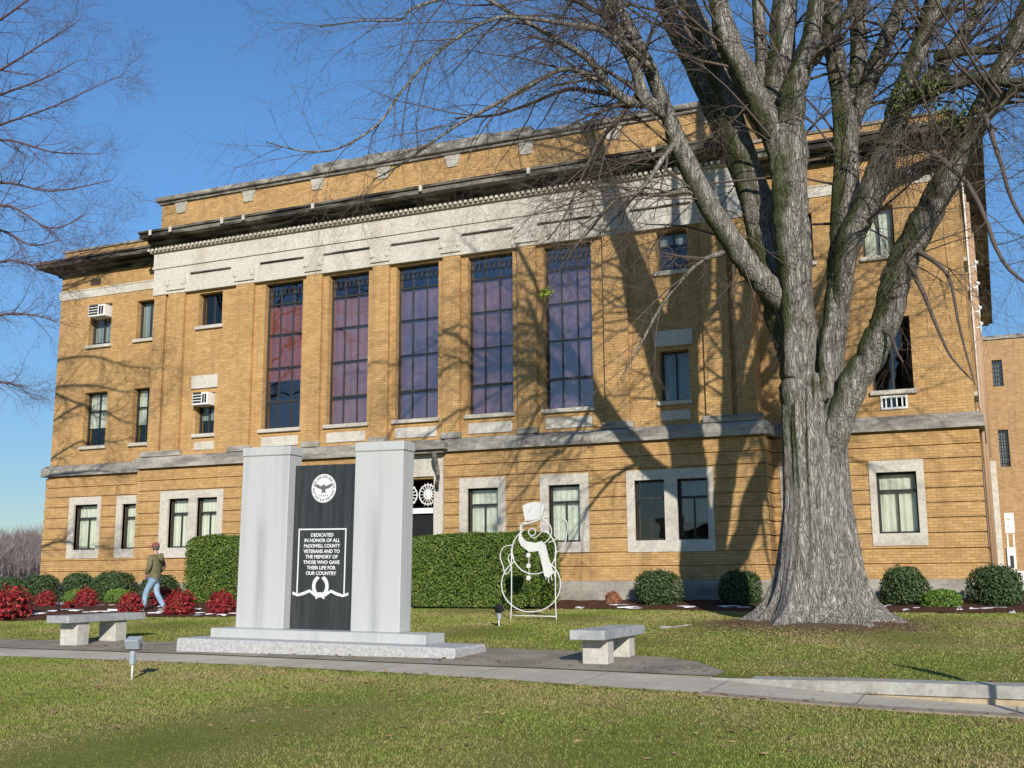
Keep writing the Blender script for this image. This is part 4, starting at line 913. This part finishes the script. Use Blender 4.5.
# ---------------------------------------------------------------- the walking man
def skin(name, pts, edges, mat, parent, sub=2, rootv=0):
    me_ = bpy.data.meshes.new(name); me_.from_pydata([p[:3] for p in pts], edges, []); ob = bpy.data.objects.new(name, me_); C.objects.link(ob)
    md = ob.modifiers.new('s', 'SKIN'); sk = me_.skin_vertices[0].data
    for i, p in enumerate(pts): sk[i].radius = (p[3], p[4] if len(p) > 4 else p[3]); sk[i].use_root = (i == rootv)
    ob.modifiers.new('u', 'SUBSURF').levels = sub; ob.modifiers['u'].render_levels = sub
    dg = bpy.context.evaluated_depsgraph_get(); m2 = bpy.data.meshes.new_from_object(ob.evaluated_get(dg)); bpy.data.objects.remove(ob)
    m2.polygons.foreach_set('use_smooth', [True]*len(m2.polygons)); return link(name, m2, mat, parent)
px_ = at(153, 612, 22.3).x
man = thing('person', 'man in olive jacket, blue jeans and dark red cap walking past the shrubs', 'person', (px_, 22.3, g(22.3)+0.05), R(92))
man.scale = (0.97, 0.97, 0.97)
skm = M('skin', (0.45,0.26,0.19), 0.6); jkt = cloth('jacket_olive', (0.13,0.12,0.065), (0.19,0.17,0.10), (6,6,6)); jean = cloth('jeans_blue', (0.20,0.30,0.42), (0.33,0.45,0.58), (9,9,3)); capm = M('cap_red', (0.22,0.07,0.075), 0.8); shoe = M('shoe', (0.35,0.36,0.38), 0.6); hair = M('hair', (0.10,0.08,0.07), 0.8)
# local frame: +y is away from the camera, x to the right
H = [(0,0,0.93,0.12,0.09),(0,0,1.12,0.13,0.09),(0,0.0,1.32,0.15,0.09),(0.01,0.01,1.46,0.07,0.06),(0.015,0.02,1.54,0.05,0.055),(0.02,0.03,1.62,0.075,0.09),(0.02,0.03,1.70,0.07,0.085),
     (-0.17,0,1.40,0.055),(-0.24,-0.04,1.14,0.042),(-0.19,0.12,0.95,0.032),(-0.17,0.16,0.88,0.03),
     (0.19,0,1.40,0.055),(0.25,-0.04,1.14,0.042),(0.20,0.12,0.95,0.032),(0.18,0.16,0.88,0.03),
     (-0.09,0.0,0.86,0.085),(-0.10,0.19,0.50,0.055),(-0.10,0.24,0.10,0.038),(-0.10,0.34,0.04,0.035,0.03),
     (0.09,0.0,0.86,0.085),(0.10,0.0,0.49,0.055),(0.11,-0.27,0.12,0.038),(0.11,-0.19,0.05,0.035,0.03)]
E_ = [(0,1),(1,2),(2,3),(3,4),(4,5),(5,6),(2,7),(7,8),(8,9),(9,10),(2,11),(11,12),(12,13),(13,14),(0,15),(15,16),(16,17),(17,18),(0,19),(19,20),(20,21),(21,22)]
body = skin('body', H, E_, skm, man)
J = [(0,0,0.79,0.175,0.15),(0,0,1.02,0.195,0.145),(0,-0.01,1.22,0.19,0.14),(0,0,1.38,0.165,0.115),(0.01,0.01,1.475,0.075,0.07),
     (-0.20,0,1.38,0.075),(-0.29,-0.05,1.14,0.07),(-0.21,0.11,0.97,0.058),(0.21,0,1.38,0.075),(0.30,-0.05,1.14,0.07),(0.22,0.11,0.97,0.058)]
skin('jacket', J, [(0,1),(1,2),(2,3),(3,4),(3,5),(5,6),(6,7),(3,8),(8,9),(9,10)], jkt, man, 2, 1)
m_ = MB(); m_.tube([(0.10,-0.10,1.47),(0.04,-0.17,1.40),(0.0,-0.185,1.30),(-0.05,-0.17,1.40),(-0.07,-0.10,1.47)], [0.05,0.055,0.05,0.055,0.05], 8); m_.build('hood', jkt, man, (0,0,0))
Jn = [(0,0,0.92,0.155,0.13),(-0.085,0,0.80,0.10,0.105),(-0.10,0.18,0.50,0.078),(-0.10,0.235,0.09,0.07),(0.085,0,0.80,0.10,0.105),(0.10,0.0,0.49,0.078),(0.11,-0.26,0.11,0.07)]
skin('jeans', Jn, [(0,1),(1,2),(2,3),(0,4),(4,5),(5,6)], jean, man)
for (x, y, z, r_) in ((-0.10,0.27,0.045,0.0),(0.11,-0.23,0.055,0.0)):
    skin('shoe', [(x, y-0.07, z, 0.045), (x, y+0.04, z, 0.048,0.04), (x-0.02, y+0.15, z-0.008, 0.042,0.03)], [(0,1),(1,2)], shoe, man)
m_ = MB(); m_.lathe([(0.098,-0.01),(0.10,0.03),(0.085,0.08),(0.04,0.105),(0.0,0.11)], (0.02,0.03,1.68), 16); cp = m_.build('cap', capm, man, (0,0,0))
m_ = MB(); m_.bbox(-0.055,0.095,0.10,0.21,1.685,1.70,0.006); m_.build('cap_peak', capm, cp, (0,0,0))
m_ = MB(); m_.lathe([(0.055,-0.10),(0.082,-0.07),(0.088,-0.02),(0.095,0.01)], (0.02,0.02,1.67), 14); m_.build('hair', hair, man, (0,0,0))
for s_ in (-1, 1):
    for k in range(5):      # hands pushed into the pockets, fingers and thumb
        bx_ = s_*0.185+(k-2)*0.013*s_; L_ = [0.05,0.075,0.08,0.075,0.055][k]
        skin('finger', [(bx_, 0.155, 0.89, 0.009), (bx_+ (0.02*-s_ if k == 0 else 0), 0.165, 0.89-L_*0.5, 0.0085), (bx_, 0.155, 0.89-L_, 0.0075)], [(0,1),(1,2)], skm, body, 1)

# ---------------------------------------------------------------- big tree
TS = 0.924          # the tree stands a little nearer than the bed
YT = 20.6
GM = 0.17           # root mound
tree = thing('big_tree', 'huge old bare tree with grey furrowed trunk in front of the courthouse', 'tree', (-3.08, YT, g(YT)+GM))
# fluted trunk with root flare; two stems grown together leave a seam towards the camera
gt = g(YT); prof = [(0.0-0.15,1.38,1.2),(0.0,1.24,1.1),(0.12,1.10,1.0),(0.3,0.98,0.92),(0.6,0.87,0.85),(1.0,0.79,0.78),(1.6,0.71,0.72),(2.2,0.64,0.66),(2.8,0.62,0.64),(3.3,0.61,0.6),(3.8,0.61,0.56),(4.3,0.58,0.5),(4.8,0.5,0.42)]
zs = np.linspace(-0.15, 4.7, 110); nk = 160; TV = []; TF = []
lob = rng.uniform(0, 6.28, 6)
for z in zs:
    rx_ = np.interp(z, [p[0] for p in prof], [p[1] for p in prof]); ry_ = np.interp(z, [p[0] for p in prof], [p[2] for p in prof])
    xc_ = -3.33 + 0.02*z + np.interp(z, [0, 1, 3, 5], [0.0, 0.03, 0.0, -0.05])
    fl = math.exp(-max(z, 0)/0.55)
    for k in range(nk):
        a = 2*math.pi*k/nk
        root_ = 0.20*math.cos(7*a+0.6*math.sin(2*a)+1)+0.13*math.cos(11*a+lob[0]+z*0.3)+0.08*math.cos(17*a+lob[1])
        rr = 1 + fl*root_*0.72 + 0.030*math.cos(9*a+lob[2]+0.5*z)+0.022*math.cos(15*a+lob[3]-0.4*z)+0.012*math.cos(31*a+lob[4]+1.2*math.sin(z*2.1))
        sa = -math.pi/2-0.12-0.06*z*0.3 + (0.10 if z < 1.5 else 0.10)*max(0, 1.5-z)*-1.2     # seam
        da = (a-sa+math.pi) % (2*math.pi)-math.pi
        rr -= 0.15*math.exp(-(da/0.085)**2)*min(1, 0.35+z*0.5)
        rr += 0.035*math.exp(-((da-0.2)/0.12)**2)+0.035*math.exp(-((da+0.2)/0.12)**2)
        TV.append(((xc_+rx_*rr*math.cos(a)+3.33)*TS, ry_*rr*math.sin(a)*TS, z*TS))
for i in range(len(zs)-1):
    for k in range(nk): TF.append((i*nk+k, i*nk+(k+1)%nk, (i+1)*nk+(k+1)%nk, (i+1)*nk+k))
mesh_np('trunk', TV, TF, bark, tree, True)
DEP = 21.5
def limb(pts, name='limb', n=16, par=tree, mat=bark, sub=6, rough=0.022):
    """pts: (u, v, half width in px, Y)"""
    pts = [(u, v, w*(0.62 if v < -50 else 0.8 if v < -3 else 1.0)*(0.86 if Y > 22.55 and w > 11 else 1.0), Y) for u, v, w, Y in pts]
    pts = [(u, v, w, YT+(Y-22.3)*TS) for u, v, w, Y in pts]; P_ = [at(u, v, Y) for u, v, w, Y in pts]; W_ = [w/F*(p-Vector((0,0,EYE))).dot(CF) for (u, v, w, Y), p in zip(pts, P_)]
    Q, q = catmull(P_, W_, sub); Q = [Vector(x) for x in Q]
    q = [r_*(1+rough*math.sin(i*0.9+pts[0][0])+random.gauss(0, 0.010)) for i, r_ in enumerate(q)]
    Q = [x+Vector((random.gauss(0,1), random.gauss(0,1), random.gauss(0,1)))*r_*0.055 for x, r_ in zip(Q, q)]
    m_ = MB(); m_.tube(Q, q, 26 if q[0] > 0.12 else n, ridge=0.075 if q[0] > 0.12 else 0.0); m_.build(name, mat, par); return Q, q
LM = [
 [(812,490,12,22.3),(806,440,20,22.2),(801,400,20,22.2),(799,370,19,22.2),(796,290,16.5,22.2),(792,240,17,22.1),(790,195,16.5,22.0),(791,150,16,22.0),(792,98,13,21.9),(806,58,10,21.8),(814,20,9,21.8),(821,-60,8,21.7),(830,-190,6,21.6)],
 [(791,235,7,22.0),(788,190,13,22.0),(780,145,14,22.0),(760,105,13,21.9),(742,70,12.5,21.7),(727,39,12,21.5),(716,-10,11,21.4),(700,-100,8,21.2),(680,-210,5,21)],
 [(798,360,16,22.5),(786,330,18,22.6),(772,273,20,22.8),(757,205,19,23.0),(730,140,17,23.2),(704,80,14,23.4),(683,40,12,23.5),(662,-5,11,23.6),(630,-80,8,23.8),(590,-180,5,24)],
 [(770,265,18,22.9),(757,210,17,22.8),(741,150,16,22.7),(724,90,14,22.6),(703,35,12,22.6),(684,-5,10,22.5),(660,-90,7,22.4),(640,-190,5,22)],
 [(786,140,13,22.3),(778,100,15,22.5),(782,50,15,22.6),(786,0,14,22.7),(790,-90,10,22.8),(780,-200,6,23)],
 [(797,350,5,22.3),(789,312,10,22.3),(775,293,12.5,22.2),(757,276,12,22.0),(741,254,11.5,21.8),(710,207,10.5,21.5),(683,156,10,21.2),(667,113,8,21.0),(647,62,6.5,20.8),(628,23,5.5,20.6),(605,-20,4.5,20.4),(570,-90,3.5,20.2)],
 [(826,480,8,22.3),(830,440,14,22.1),(830,405,14,22.1),(829,370,12.5,22.1),(838,297,12.5,22.2),(843,234,13,22.3),(847,176,12.5,22.3),(842,98,10,22.3),(832,39,9.5,22.3),(830,0,9,22.3),(824,-90,7,22.4),(815,-190,4,22.5)],
 [(847,220,5,22.3),(847,180,9,22.4),(851,117,9.5,22.6),(858,70,9,22.7),(859,0,8,22.9),(866,-100,6,23)],
 [(851,155,5,22.6),(854,122,8,22.6),(866,90,9,22.5),(886,39,8,22.3),(900,6,7,22.2),(925,-60,5,22)],
 [(822,500,6,22.2),(829,460,12,22.1),(841,418,14,21.9),(858,377,15,21.8),(877,344,15,21.7),(890,308,14.5,21.6),(897,275,15,21.5),(913,242,14.5,21.4),(933,203,14,21.3),(952,168,14,21.2),(974,125,12,21.0),(997,78,9.5,20.9),(1014,39,8,20.7),(1040,-40,6,20.4),(1070,-130,4,20)],
 [(838,345,5,22.2),(841,300,9,22.1),(850,240,13,21.8),(874,187,13.5,21.7),(893,129,12.5,21.5),(905,88,11,21.4),(919,48,9,21.3),(932,14,7.5,21.2),(950,-60,5,21)],
 [(900,110,9,21.5),(920,92,8.5,21.7),(938,72,7.5,21.9),(968,27,7,22.1),(985,-4,6,22.2),(1010,-70,4,22.4)],
 [(855,240,4,21.8),(868,210,8,21.9),(890,182,9,22.1),(915,172,8,22.3),(940,160,8,22.0)],
 [(920,95,8,21.2),(945,88,5.5,20.9),(983,78,5.5,20.6),(1024,87,5,20.3),(1080,100,3.5,20)],
 [(960,150,8,21),(985,118,6.5,20.7),(1005,98,5.5,20.5),(1030,82,4.5,20.2),(1075,60,3,20)],
 [(935,58,5,21.6),(960,52,4.5,21.4),(1000,50,4,21.2),(1040,44,3.5,21)],
 [(905,84,7,21.6),(920,40,6.5,21.9),(930,0,5.5,22.2),(945,-70,4,22.5)],
 [(757,110,8,22.3),(761,60,6.5,22.6),(757,0,6,22.8),(750,-80,4,23)],
 [(812,62,6,21.9),(842,22,5,21.5),(860,-10,4,21.2),(885,-80,3,21)],
]
LS = [   # long lighter branches reaching left
 [(668,116,7,21.0),(655,106,6.5,20.8),(644,98,6,20.6),(636,70,5.5,20.4),(622,40,5,20.2),(608,10,4,20),(590,-40,3,19.8)],
 [(650,104,5.5,20.8),(627,101,5,20.5),(610,86,4,20.2),(584,56,3.2,19.9),(541,30,2.6,19.6),(489,0,2,19.3),(450,-20,1.6,19)],
 [(612,88,3.5,20.2),(590,76,2.8,20),(567,69,2.5,19.8),(541,79,2.2,19.6),(481,112,1.9,19.3),(451,129,1.6,19.1),(403,163,1.2,18.9),(373,180,0.7,18.8)],
 [(620,96,3,20.5),(596,92,2.4,20.6),(566,90,2,20.8),(530,104,1.7,21),(495,115,1.4,21.2),(455,118,0.8,21.4)],
 [(655,70,4,20.6),(630,50,3.6,20.2),(600,30,3,19.8),(567,24,2.4,19.5),(532,19,2,19.2),(498,18,1.7,19),(463,34,1.6,18.8),(425,64,1.5,18.6),(399,95,1.4,18.4),(377,125,1.3,18.2),(339,148,1.1,18),(304,151,0.9,17.9),(266,142,0.5,17.8)],
 [(650,60,3.5,20.7),(620,28,3,20.4),(585,5,2.6,20),(550,-5,2.2,19.7),(500,-14,2,19.4),(438,0,1.6,19),(412,9,1.4,18.8),(399,20,1.2,18.7),(360,21,0.9,18.6),(320,27,0.5,18.5)],
 [(640,90,3,20.6),(618,120,2.4,20.6),(600,140,1.9,20.5),(585,170,1.5,20.4),(565,215,1.0,20.3),(548,240,0.6,20.2)],
 [(676,140,4,21.1),(665,155,3,20.8),(640,190,2.4,20.5),(615,200,1.8,20.3),(590,230,1.2,20.1),(560,262,0.7,20)],
 [(710,207,4,21.4),(690,192,2.6,21.3),(650,195,2,21.1),(610,185,1.6,20.9),(580,192,0.9,20.7)],
 [(735,250,4,21.8),(700,262,2.5,21.6),(665,300,1.8,21.4),(640,345,1.2,21.2),(620,380,0.6,21)],
 [(930,150,3.2,20.6),(948,165,3,20.3),(968,185,2.6,20.1),(984,215,2.3,19.9),(997,250,2,19.8),(1012,272,1.8,19.7),(1040,292,1.4,19.6)],
 [(985,115,3,20.5),(1000,160,2.2,20.2),(1012,200,1.8,20),(1035,240,1.3,19.8)],
 [(915,250,3,21.3),(935,262,2.2,21),(950,280,1.8,20.8),(958,320,1.4,20.7),(968,360,1.1,20.6),(975,385,0.6,20.5)],
 [(908,262,3.2,21.3),(922,290,2.4,21.1),(935,322,1.8,20.9),(950,355,1.3,20.8),(972,380,0.7,20.7)],
 [(880,330,2.5,21.5),(890,335,2,21.3),(897,352,1.5,21.1),(903,362,0.8,21.0)],
]
allp = []
for l_ in LM: allp.append(limb(l_))
for l_ in LS: allp.append(limb(l_, 'branch', 7, tree, twigm if l_[0][2] < 3.3 else bark))
# twigs: recursive, drooping
class Twig(MB): pass
def grow(mbx, p, d, r_, ln, lev, droop, out=None):
    n_ = 5 if lev else 6; pts = [p.copy()]; rr = [r_]; q = p.copy(); dd = d.copy()
    for i in range(n_):
        dd = (dd + Vector((random.gauss(0,0.11), random.gauss(0,0.11), random.gauss(0,0.10)-droop))).normalized()
        q = q + dd*(ln/n_); pts.append(q.copy()); rr.append(r_*(1-0.8*(i+1)/n_))
        if lev > 0 and i > 0:
            for _ in range(2 if random.random() < 0.75 else 1):
                a = Vector((random.gauss(0,1), random.gauss(0,1), random.gauss(0,1))); a = (a-dd*a.dot(dd)).normalized()
                grow(mbx, q, (dd*0.75+a*0.75).normalized(), max(rr[-1]*0.62, 0.0022), ln*random.uniform(0.42, 0.7), lev-1, droop)
    mbx.tube(pts, rr, 4 if lev else 3, False)
tw = MB()
cen = Vector((-3.05, YT, 7))
for (Q, q) in allp:
    for i in range(len(Q)):
        r_ = q[i]; 
        if r_ > 0.30 or (Q[i].z < 6.2): continue
        prob = 0.40 if r_ < 0.12 else 0.13
        if random.random() < prob:
            out_ = (Q[i]-cen); out_.z *= 0.3; out_ = out_.normalized()*0.5
            d = (out_+Vector((random.gauss(0,0.7), random.gauss(0,0.7), random.gauss(0.1,0.6)))).normalized()
            grow(tw, Q[i], d, min(0.018, max(0.006, r_*0.3)), random.uniform(0.7, 1.9), 2 if r_ > 0.03 else 1, 0.06)
md = 0
for li, (Q, q) in enumerate(allp[:len(LM)]):
    for i in range(6, len(Q)):
        if Q[i].z < 7.6 or q[i] > 0.27 or random.random() > 0.24: continue
        d0 = (Q[min(i+1, len(Q)-1)]-Q[i-1]).normalized(); sd_x = -1 if (Q[i].x < -3.6 or random.random() < 0.35) else 1
        d = (d0*0.55+Vector((sd_x*random.uniform(0.3, 1.0), random.gauss(-0.2, 0.6), random.uniform(-0.35, 0.6)))).normalized()
        grow(tw, Q[i], d, min(0.034, q[i]*0.4), random.uniform(2.0, 4.0), 2, 0.03)
for (Q, q) in allp[len(LM):len(LM)+10]:
    for i in range(5, len(Q), 4):
        d0 = (Q[min(i+1, len(Q)-1)]-Q[i-1]).normalized(); a = Vector((random.gauss(0,1), random.gauss(0,1), random.gauss(0,1)-0.3)); a = (a-d0*a.dot(d0)).normalized()
        grow(tw, Q[i], (d0*0.9+a*0.55).normalized(), max(0.008, q[i]*0.5), random.uniform(1.2, 2.6), 2 if i % 2 else 1, 0.05)
tag(tw.build('twigs', twigm, tree), kind='stuff')
# mistletoe clumps in the crown
def clump(name, c, r_, n, mat, size):
    d = rng.normal(0, 1, (n, 3)); d /= np.linalg.norm(d, axis=1)[:, None]; P = d*(rng.uniform(0.05, 1, n)**0.6)[:, None]*np.array(r_) + np.array(c)
    P += lump(P, 0.08, 4, 3)[:, None]*d
    leaves(name, P-np.array(tree.location), d, size, mat, tree, 0.9, 0.4)
for (u, v, Y, rr, n) in [(925,88,21.0,(0.55,0.45,0.36),620),(900,108,21.0,(0.3,0.25,0.25),120),(955,118,20.8,(0.45,0.35,0.32),260)]:
    clump('mistletoe_foliage', at(u, v, YT+(Y-22.3)*TS), rr, n, leaf_mist, 0.055)
clump('leafy_sprig', at(545, 293, 18.8), (0.17,0.12,0.13), 90, leaf_sprig, 0.045)
tw2 = MB()      # witch's broom of hanging dead twigs under the mistletoe
for k in range(90):
    p = at(random.uniform(890, 960), random.uniform(95, 150), random.uniform(19.0, 19.8))
    grow(tw2, p, Vector((random.gauss(0,0.5), random.gauss(0,0.5), -0.9)).normalized(), 0.009, random.uniform(0.5, 1.6), 1, 0.05)
tag(tw2.build('dead_twigs', twigm, tree), kind='stuff')

# ---------------------------------------------------------------- left tree, trunk outside the picture
lt = thing('bare_tree', 'bare purplish tree whose fine branches reach in from the left edge', 'tree', (-27.5, 19.5, g(19.5)))
m_ = MB(); P_, q_ = catmull([(-27.5,19.5,0.4),(-27.4,19.5,3),(-27.2,19.6,6),(-27.0,19.7,10),(-26.8,19.8,15)], [0.5,0.4,0.34,0.25,0.1], 5); m_.tube(P_, q_, 12); m_.build('trunk', bark, lt)
jn = [((-27.2,19.6,6.5), [(-60,330),(0,315),(31,315),(58,322)]), ((-27.2,19.6,7.5), [(-60,300),(0,262),(40,265),(95,250)]), ((-27.1,19.6,8.5), [(-60,240),(0,205),(50,228),(85,215)]),
      ((-27.1,19.7,9), [(-60,200),(0,183),(52,191),(112,180)]), ((-27.0,19.7,9.8), [(-60,160),(0,140),(52,152),(100,154)]), ((-27,19.7,10.2), [(-60,150),(0,125),(52,107),(104,83),(122,76)]),
      ((-27,19.7,11), [(-60,100),(0,70),(42,44),(80,20)]), ((-26.9,19.7,12), [(-60,60),(0,20),(40,-10),(70,-40)]), ((-27.3,19.5,5.2), [(-60,380),(-20,378),(10,384),(22,386)]),
      ((-27,19.7,10.5), [(-60,120),(0,95),(45,78),(75,62)]), ((-26.9,19.8,13), [(-50,20),(0,-30),(40,-70),(90,-100)]), ((-27.1,19.6,8), [(-60,225),(0,230),(30,245),(60,240)])]
tl = MB()
for j0, path in jn:
    Yb = random.uniform(19, 21.5); P_ = [Vector(j0)]+[at(u, v, Yb+0.15*i) for i, (u, v) in enumerate(path)]
    R0 = [0.09,0.05,0.035,0.022,0.010,0.006][:len(P_)]; Q, q = catmull(P_, R0, 6); m_ = MB(); m_.tube(Q, q, 6); m_.build('branch', twig_left, lt)
    for i in range(5, len(Q)):
        for _ in range(1 if i % 2 else 2):
            d = (Q[min(i+1, len(Q)-1)]-Q[max(0, i-2)]).normalized()
            a = Vector((random.gauss(0,1), random.gauss(0,1), random.gauss(0,1))); a = (a-d*a.dot(d)).normalized()
            grow(tl, Q[i], (d*0.8+a*0.6).normalized(), max(0.0045, q[i]*0.4), random.uniform(0.5, 1.25), 2 if random.random() < 0.6 else 1, 0.0)
tag(tl.build('twigs', twig_left, lt), kind='stuff')

# ---------------------------------------------------------------- short grass
def blades(name, n, ylo, yhi, hmin, hmax, xlo, xhi, keep):
    y = rng.uniform(ylo, yhi, n); x = rng.uniform(xlo, xhi, n); k = keep(x, y); x, y = x[k], y[k]
    pat = np.sin(x*2.1+1.3*np.sin(y*1.7))*np.sin(y*2.9+np.sin(x*1.3)); k = rng.random(len(x)) < 0.93+0.07*pat; x, y = x[k], y[k]; n = len(x)
    a = rng.uniform(0, 6.28, n); h = rng.uniform(hmin, hmax, n); w = 0.0045+0.0006*np.maximum(y-8, 0); ln = rng.normal(0, 0.6, (n, 2))*h[:, None]
    z = gn(y)-0.004+0.20*np.exp(-(((x+3.08)/1.9)**2+((y-20.6)/1.9)**2)); k = ((x+3.08)/1.45)**2+((y-20.6)/1.35)**2 > rng.uniform(0.9, 2.1, n); x, y, z, h, a, w, ln = x[k], y[k], z[k], h[k], a[k], w[k], ln[k]; n = len(x)
    A = np.stack([x-np.cos(a)*w, y-np.sin(a)*w, z], 1); B = np.stack([x+np.cos(a)*w, y+np.sin(a)*w, z], 1); T = np.stack([x+ln[:, 0], y+ln[:, 1], z+h], 1)
    v = np.stack([A, B, T], 1).reshape(-1, 3)
    return tag(mesh_np(name, v, np.arange(3*n).reshape(-1, 3), blade), 'short winter lawn grass, green with straw coloured blades', 'grass', kind='stuff')
ylv = lambda x: np.interp(x, *zip(*YL)); yuv = lambda x: np.interp(x, *zip(*YU))
fr_ = lambda x, y: (x > -1.2*y-1.5) & (x < 0.06*y+0.6)
blades('grass', 330000, 6.2, 13.3, 0.008, 0.030, -17, 1.6, lambda x, y: (y < ylv(x)-0.12+0.10*np.sin(x*9)*np.sin(x*3.1)) & fr_(x, y))
pu = lambda x: np.where((x > -19) & (x < -3.2), np.interp(x, *zip(*PU)), 0)
blf = lambda x: np.where(x < -16.1, np.interp(x, *zip(*BLF)), np.where(x > -13.4, np.interp(x, *zip(*BR)), 26))
blades('grass', 300000, 13.1, 26, 0.008, 0.028, -26, 2.5, lambda x, y: (y > np.maximum(yuv(x)+0.27, pu(x)+0.06)) & (y < blf(x)-0.02) & fr_(x, y) & ~((x > -12.2) & (x < -7) & (y < 15.8)))

# dry leaves and twigs dropped on the lawn, thickest under the big tree and along the path
lv = []; lf = []
for i in range(1500):
    if i < 900: a = random.uniform(0, 6.28); rr_ = 1.25+3.2*random.random()**2; x, y = -3.08+rr_*math.cos(a), 20.6+rr_*0.9*math.sin(a)-0.6
    elif i < 1250: x = random.uniform(-14, 1.2); y = yl(x)-abs(random.gauss(0, 0.25))-0.03 if i % 2 else yu(x)+0.3+abs(random.gauss(0, 0.3))
    else: x = random.uniform(-12, 0.5); y = random.uniform(8, 12.3)
    if y > 24.5: continue
    a = random.uniform(0, 6.28); w_, l_ = random.uniform(0.012, 0.03), random.uniform(0.025, 0.05); o_ = len(lv); z = g(y)+mound(x, y)+random.uniform(0.012, 0.028)
    for (p_, q_) in ((-1,0),(0,-1),(1,0),(0,1)): lv.append((x+p_*l_*math.cos(a)-q_*w_*math.sin(a), y+p_*l_*math.sin(a)+q_*w_*math.cos(a), z+random.uniform(-0.008, 0.012)))
    lf.append((o_, o_+1, o_+2, o_+3))
tag(mesh_np('fallen_leaves', lv, lf, leaf_mat('leaf_fallen', [(0.16,0.08,0.035), (0.30,0.17,0.08), (0.42,0.28,0.15)], 0.9)), 'dry brown leaves scattered on the lawn', 'leaves', kind='stuff')
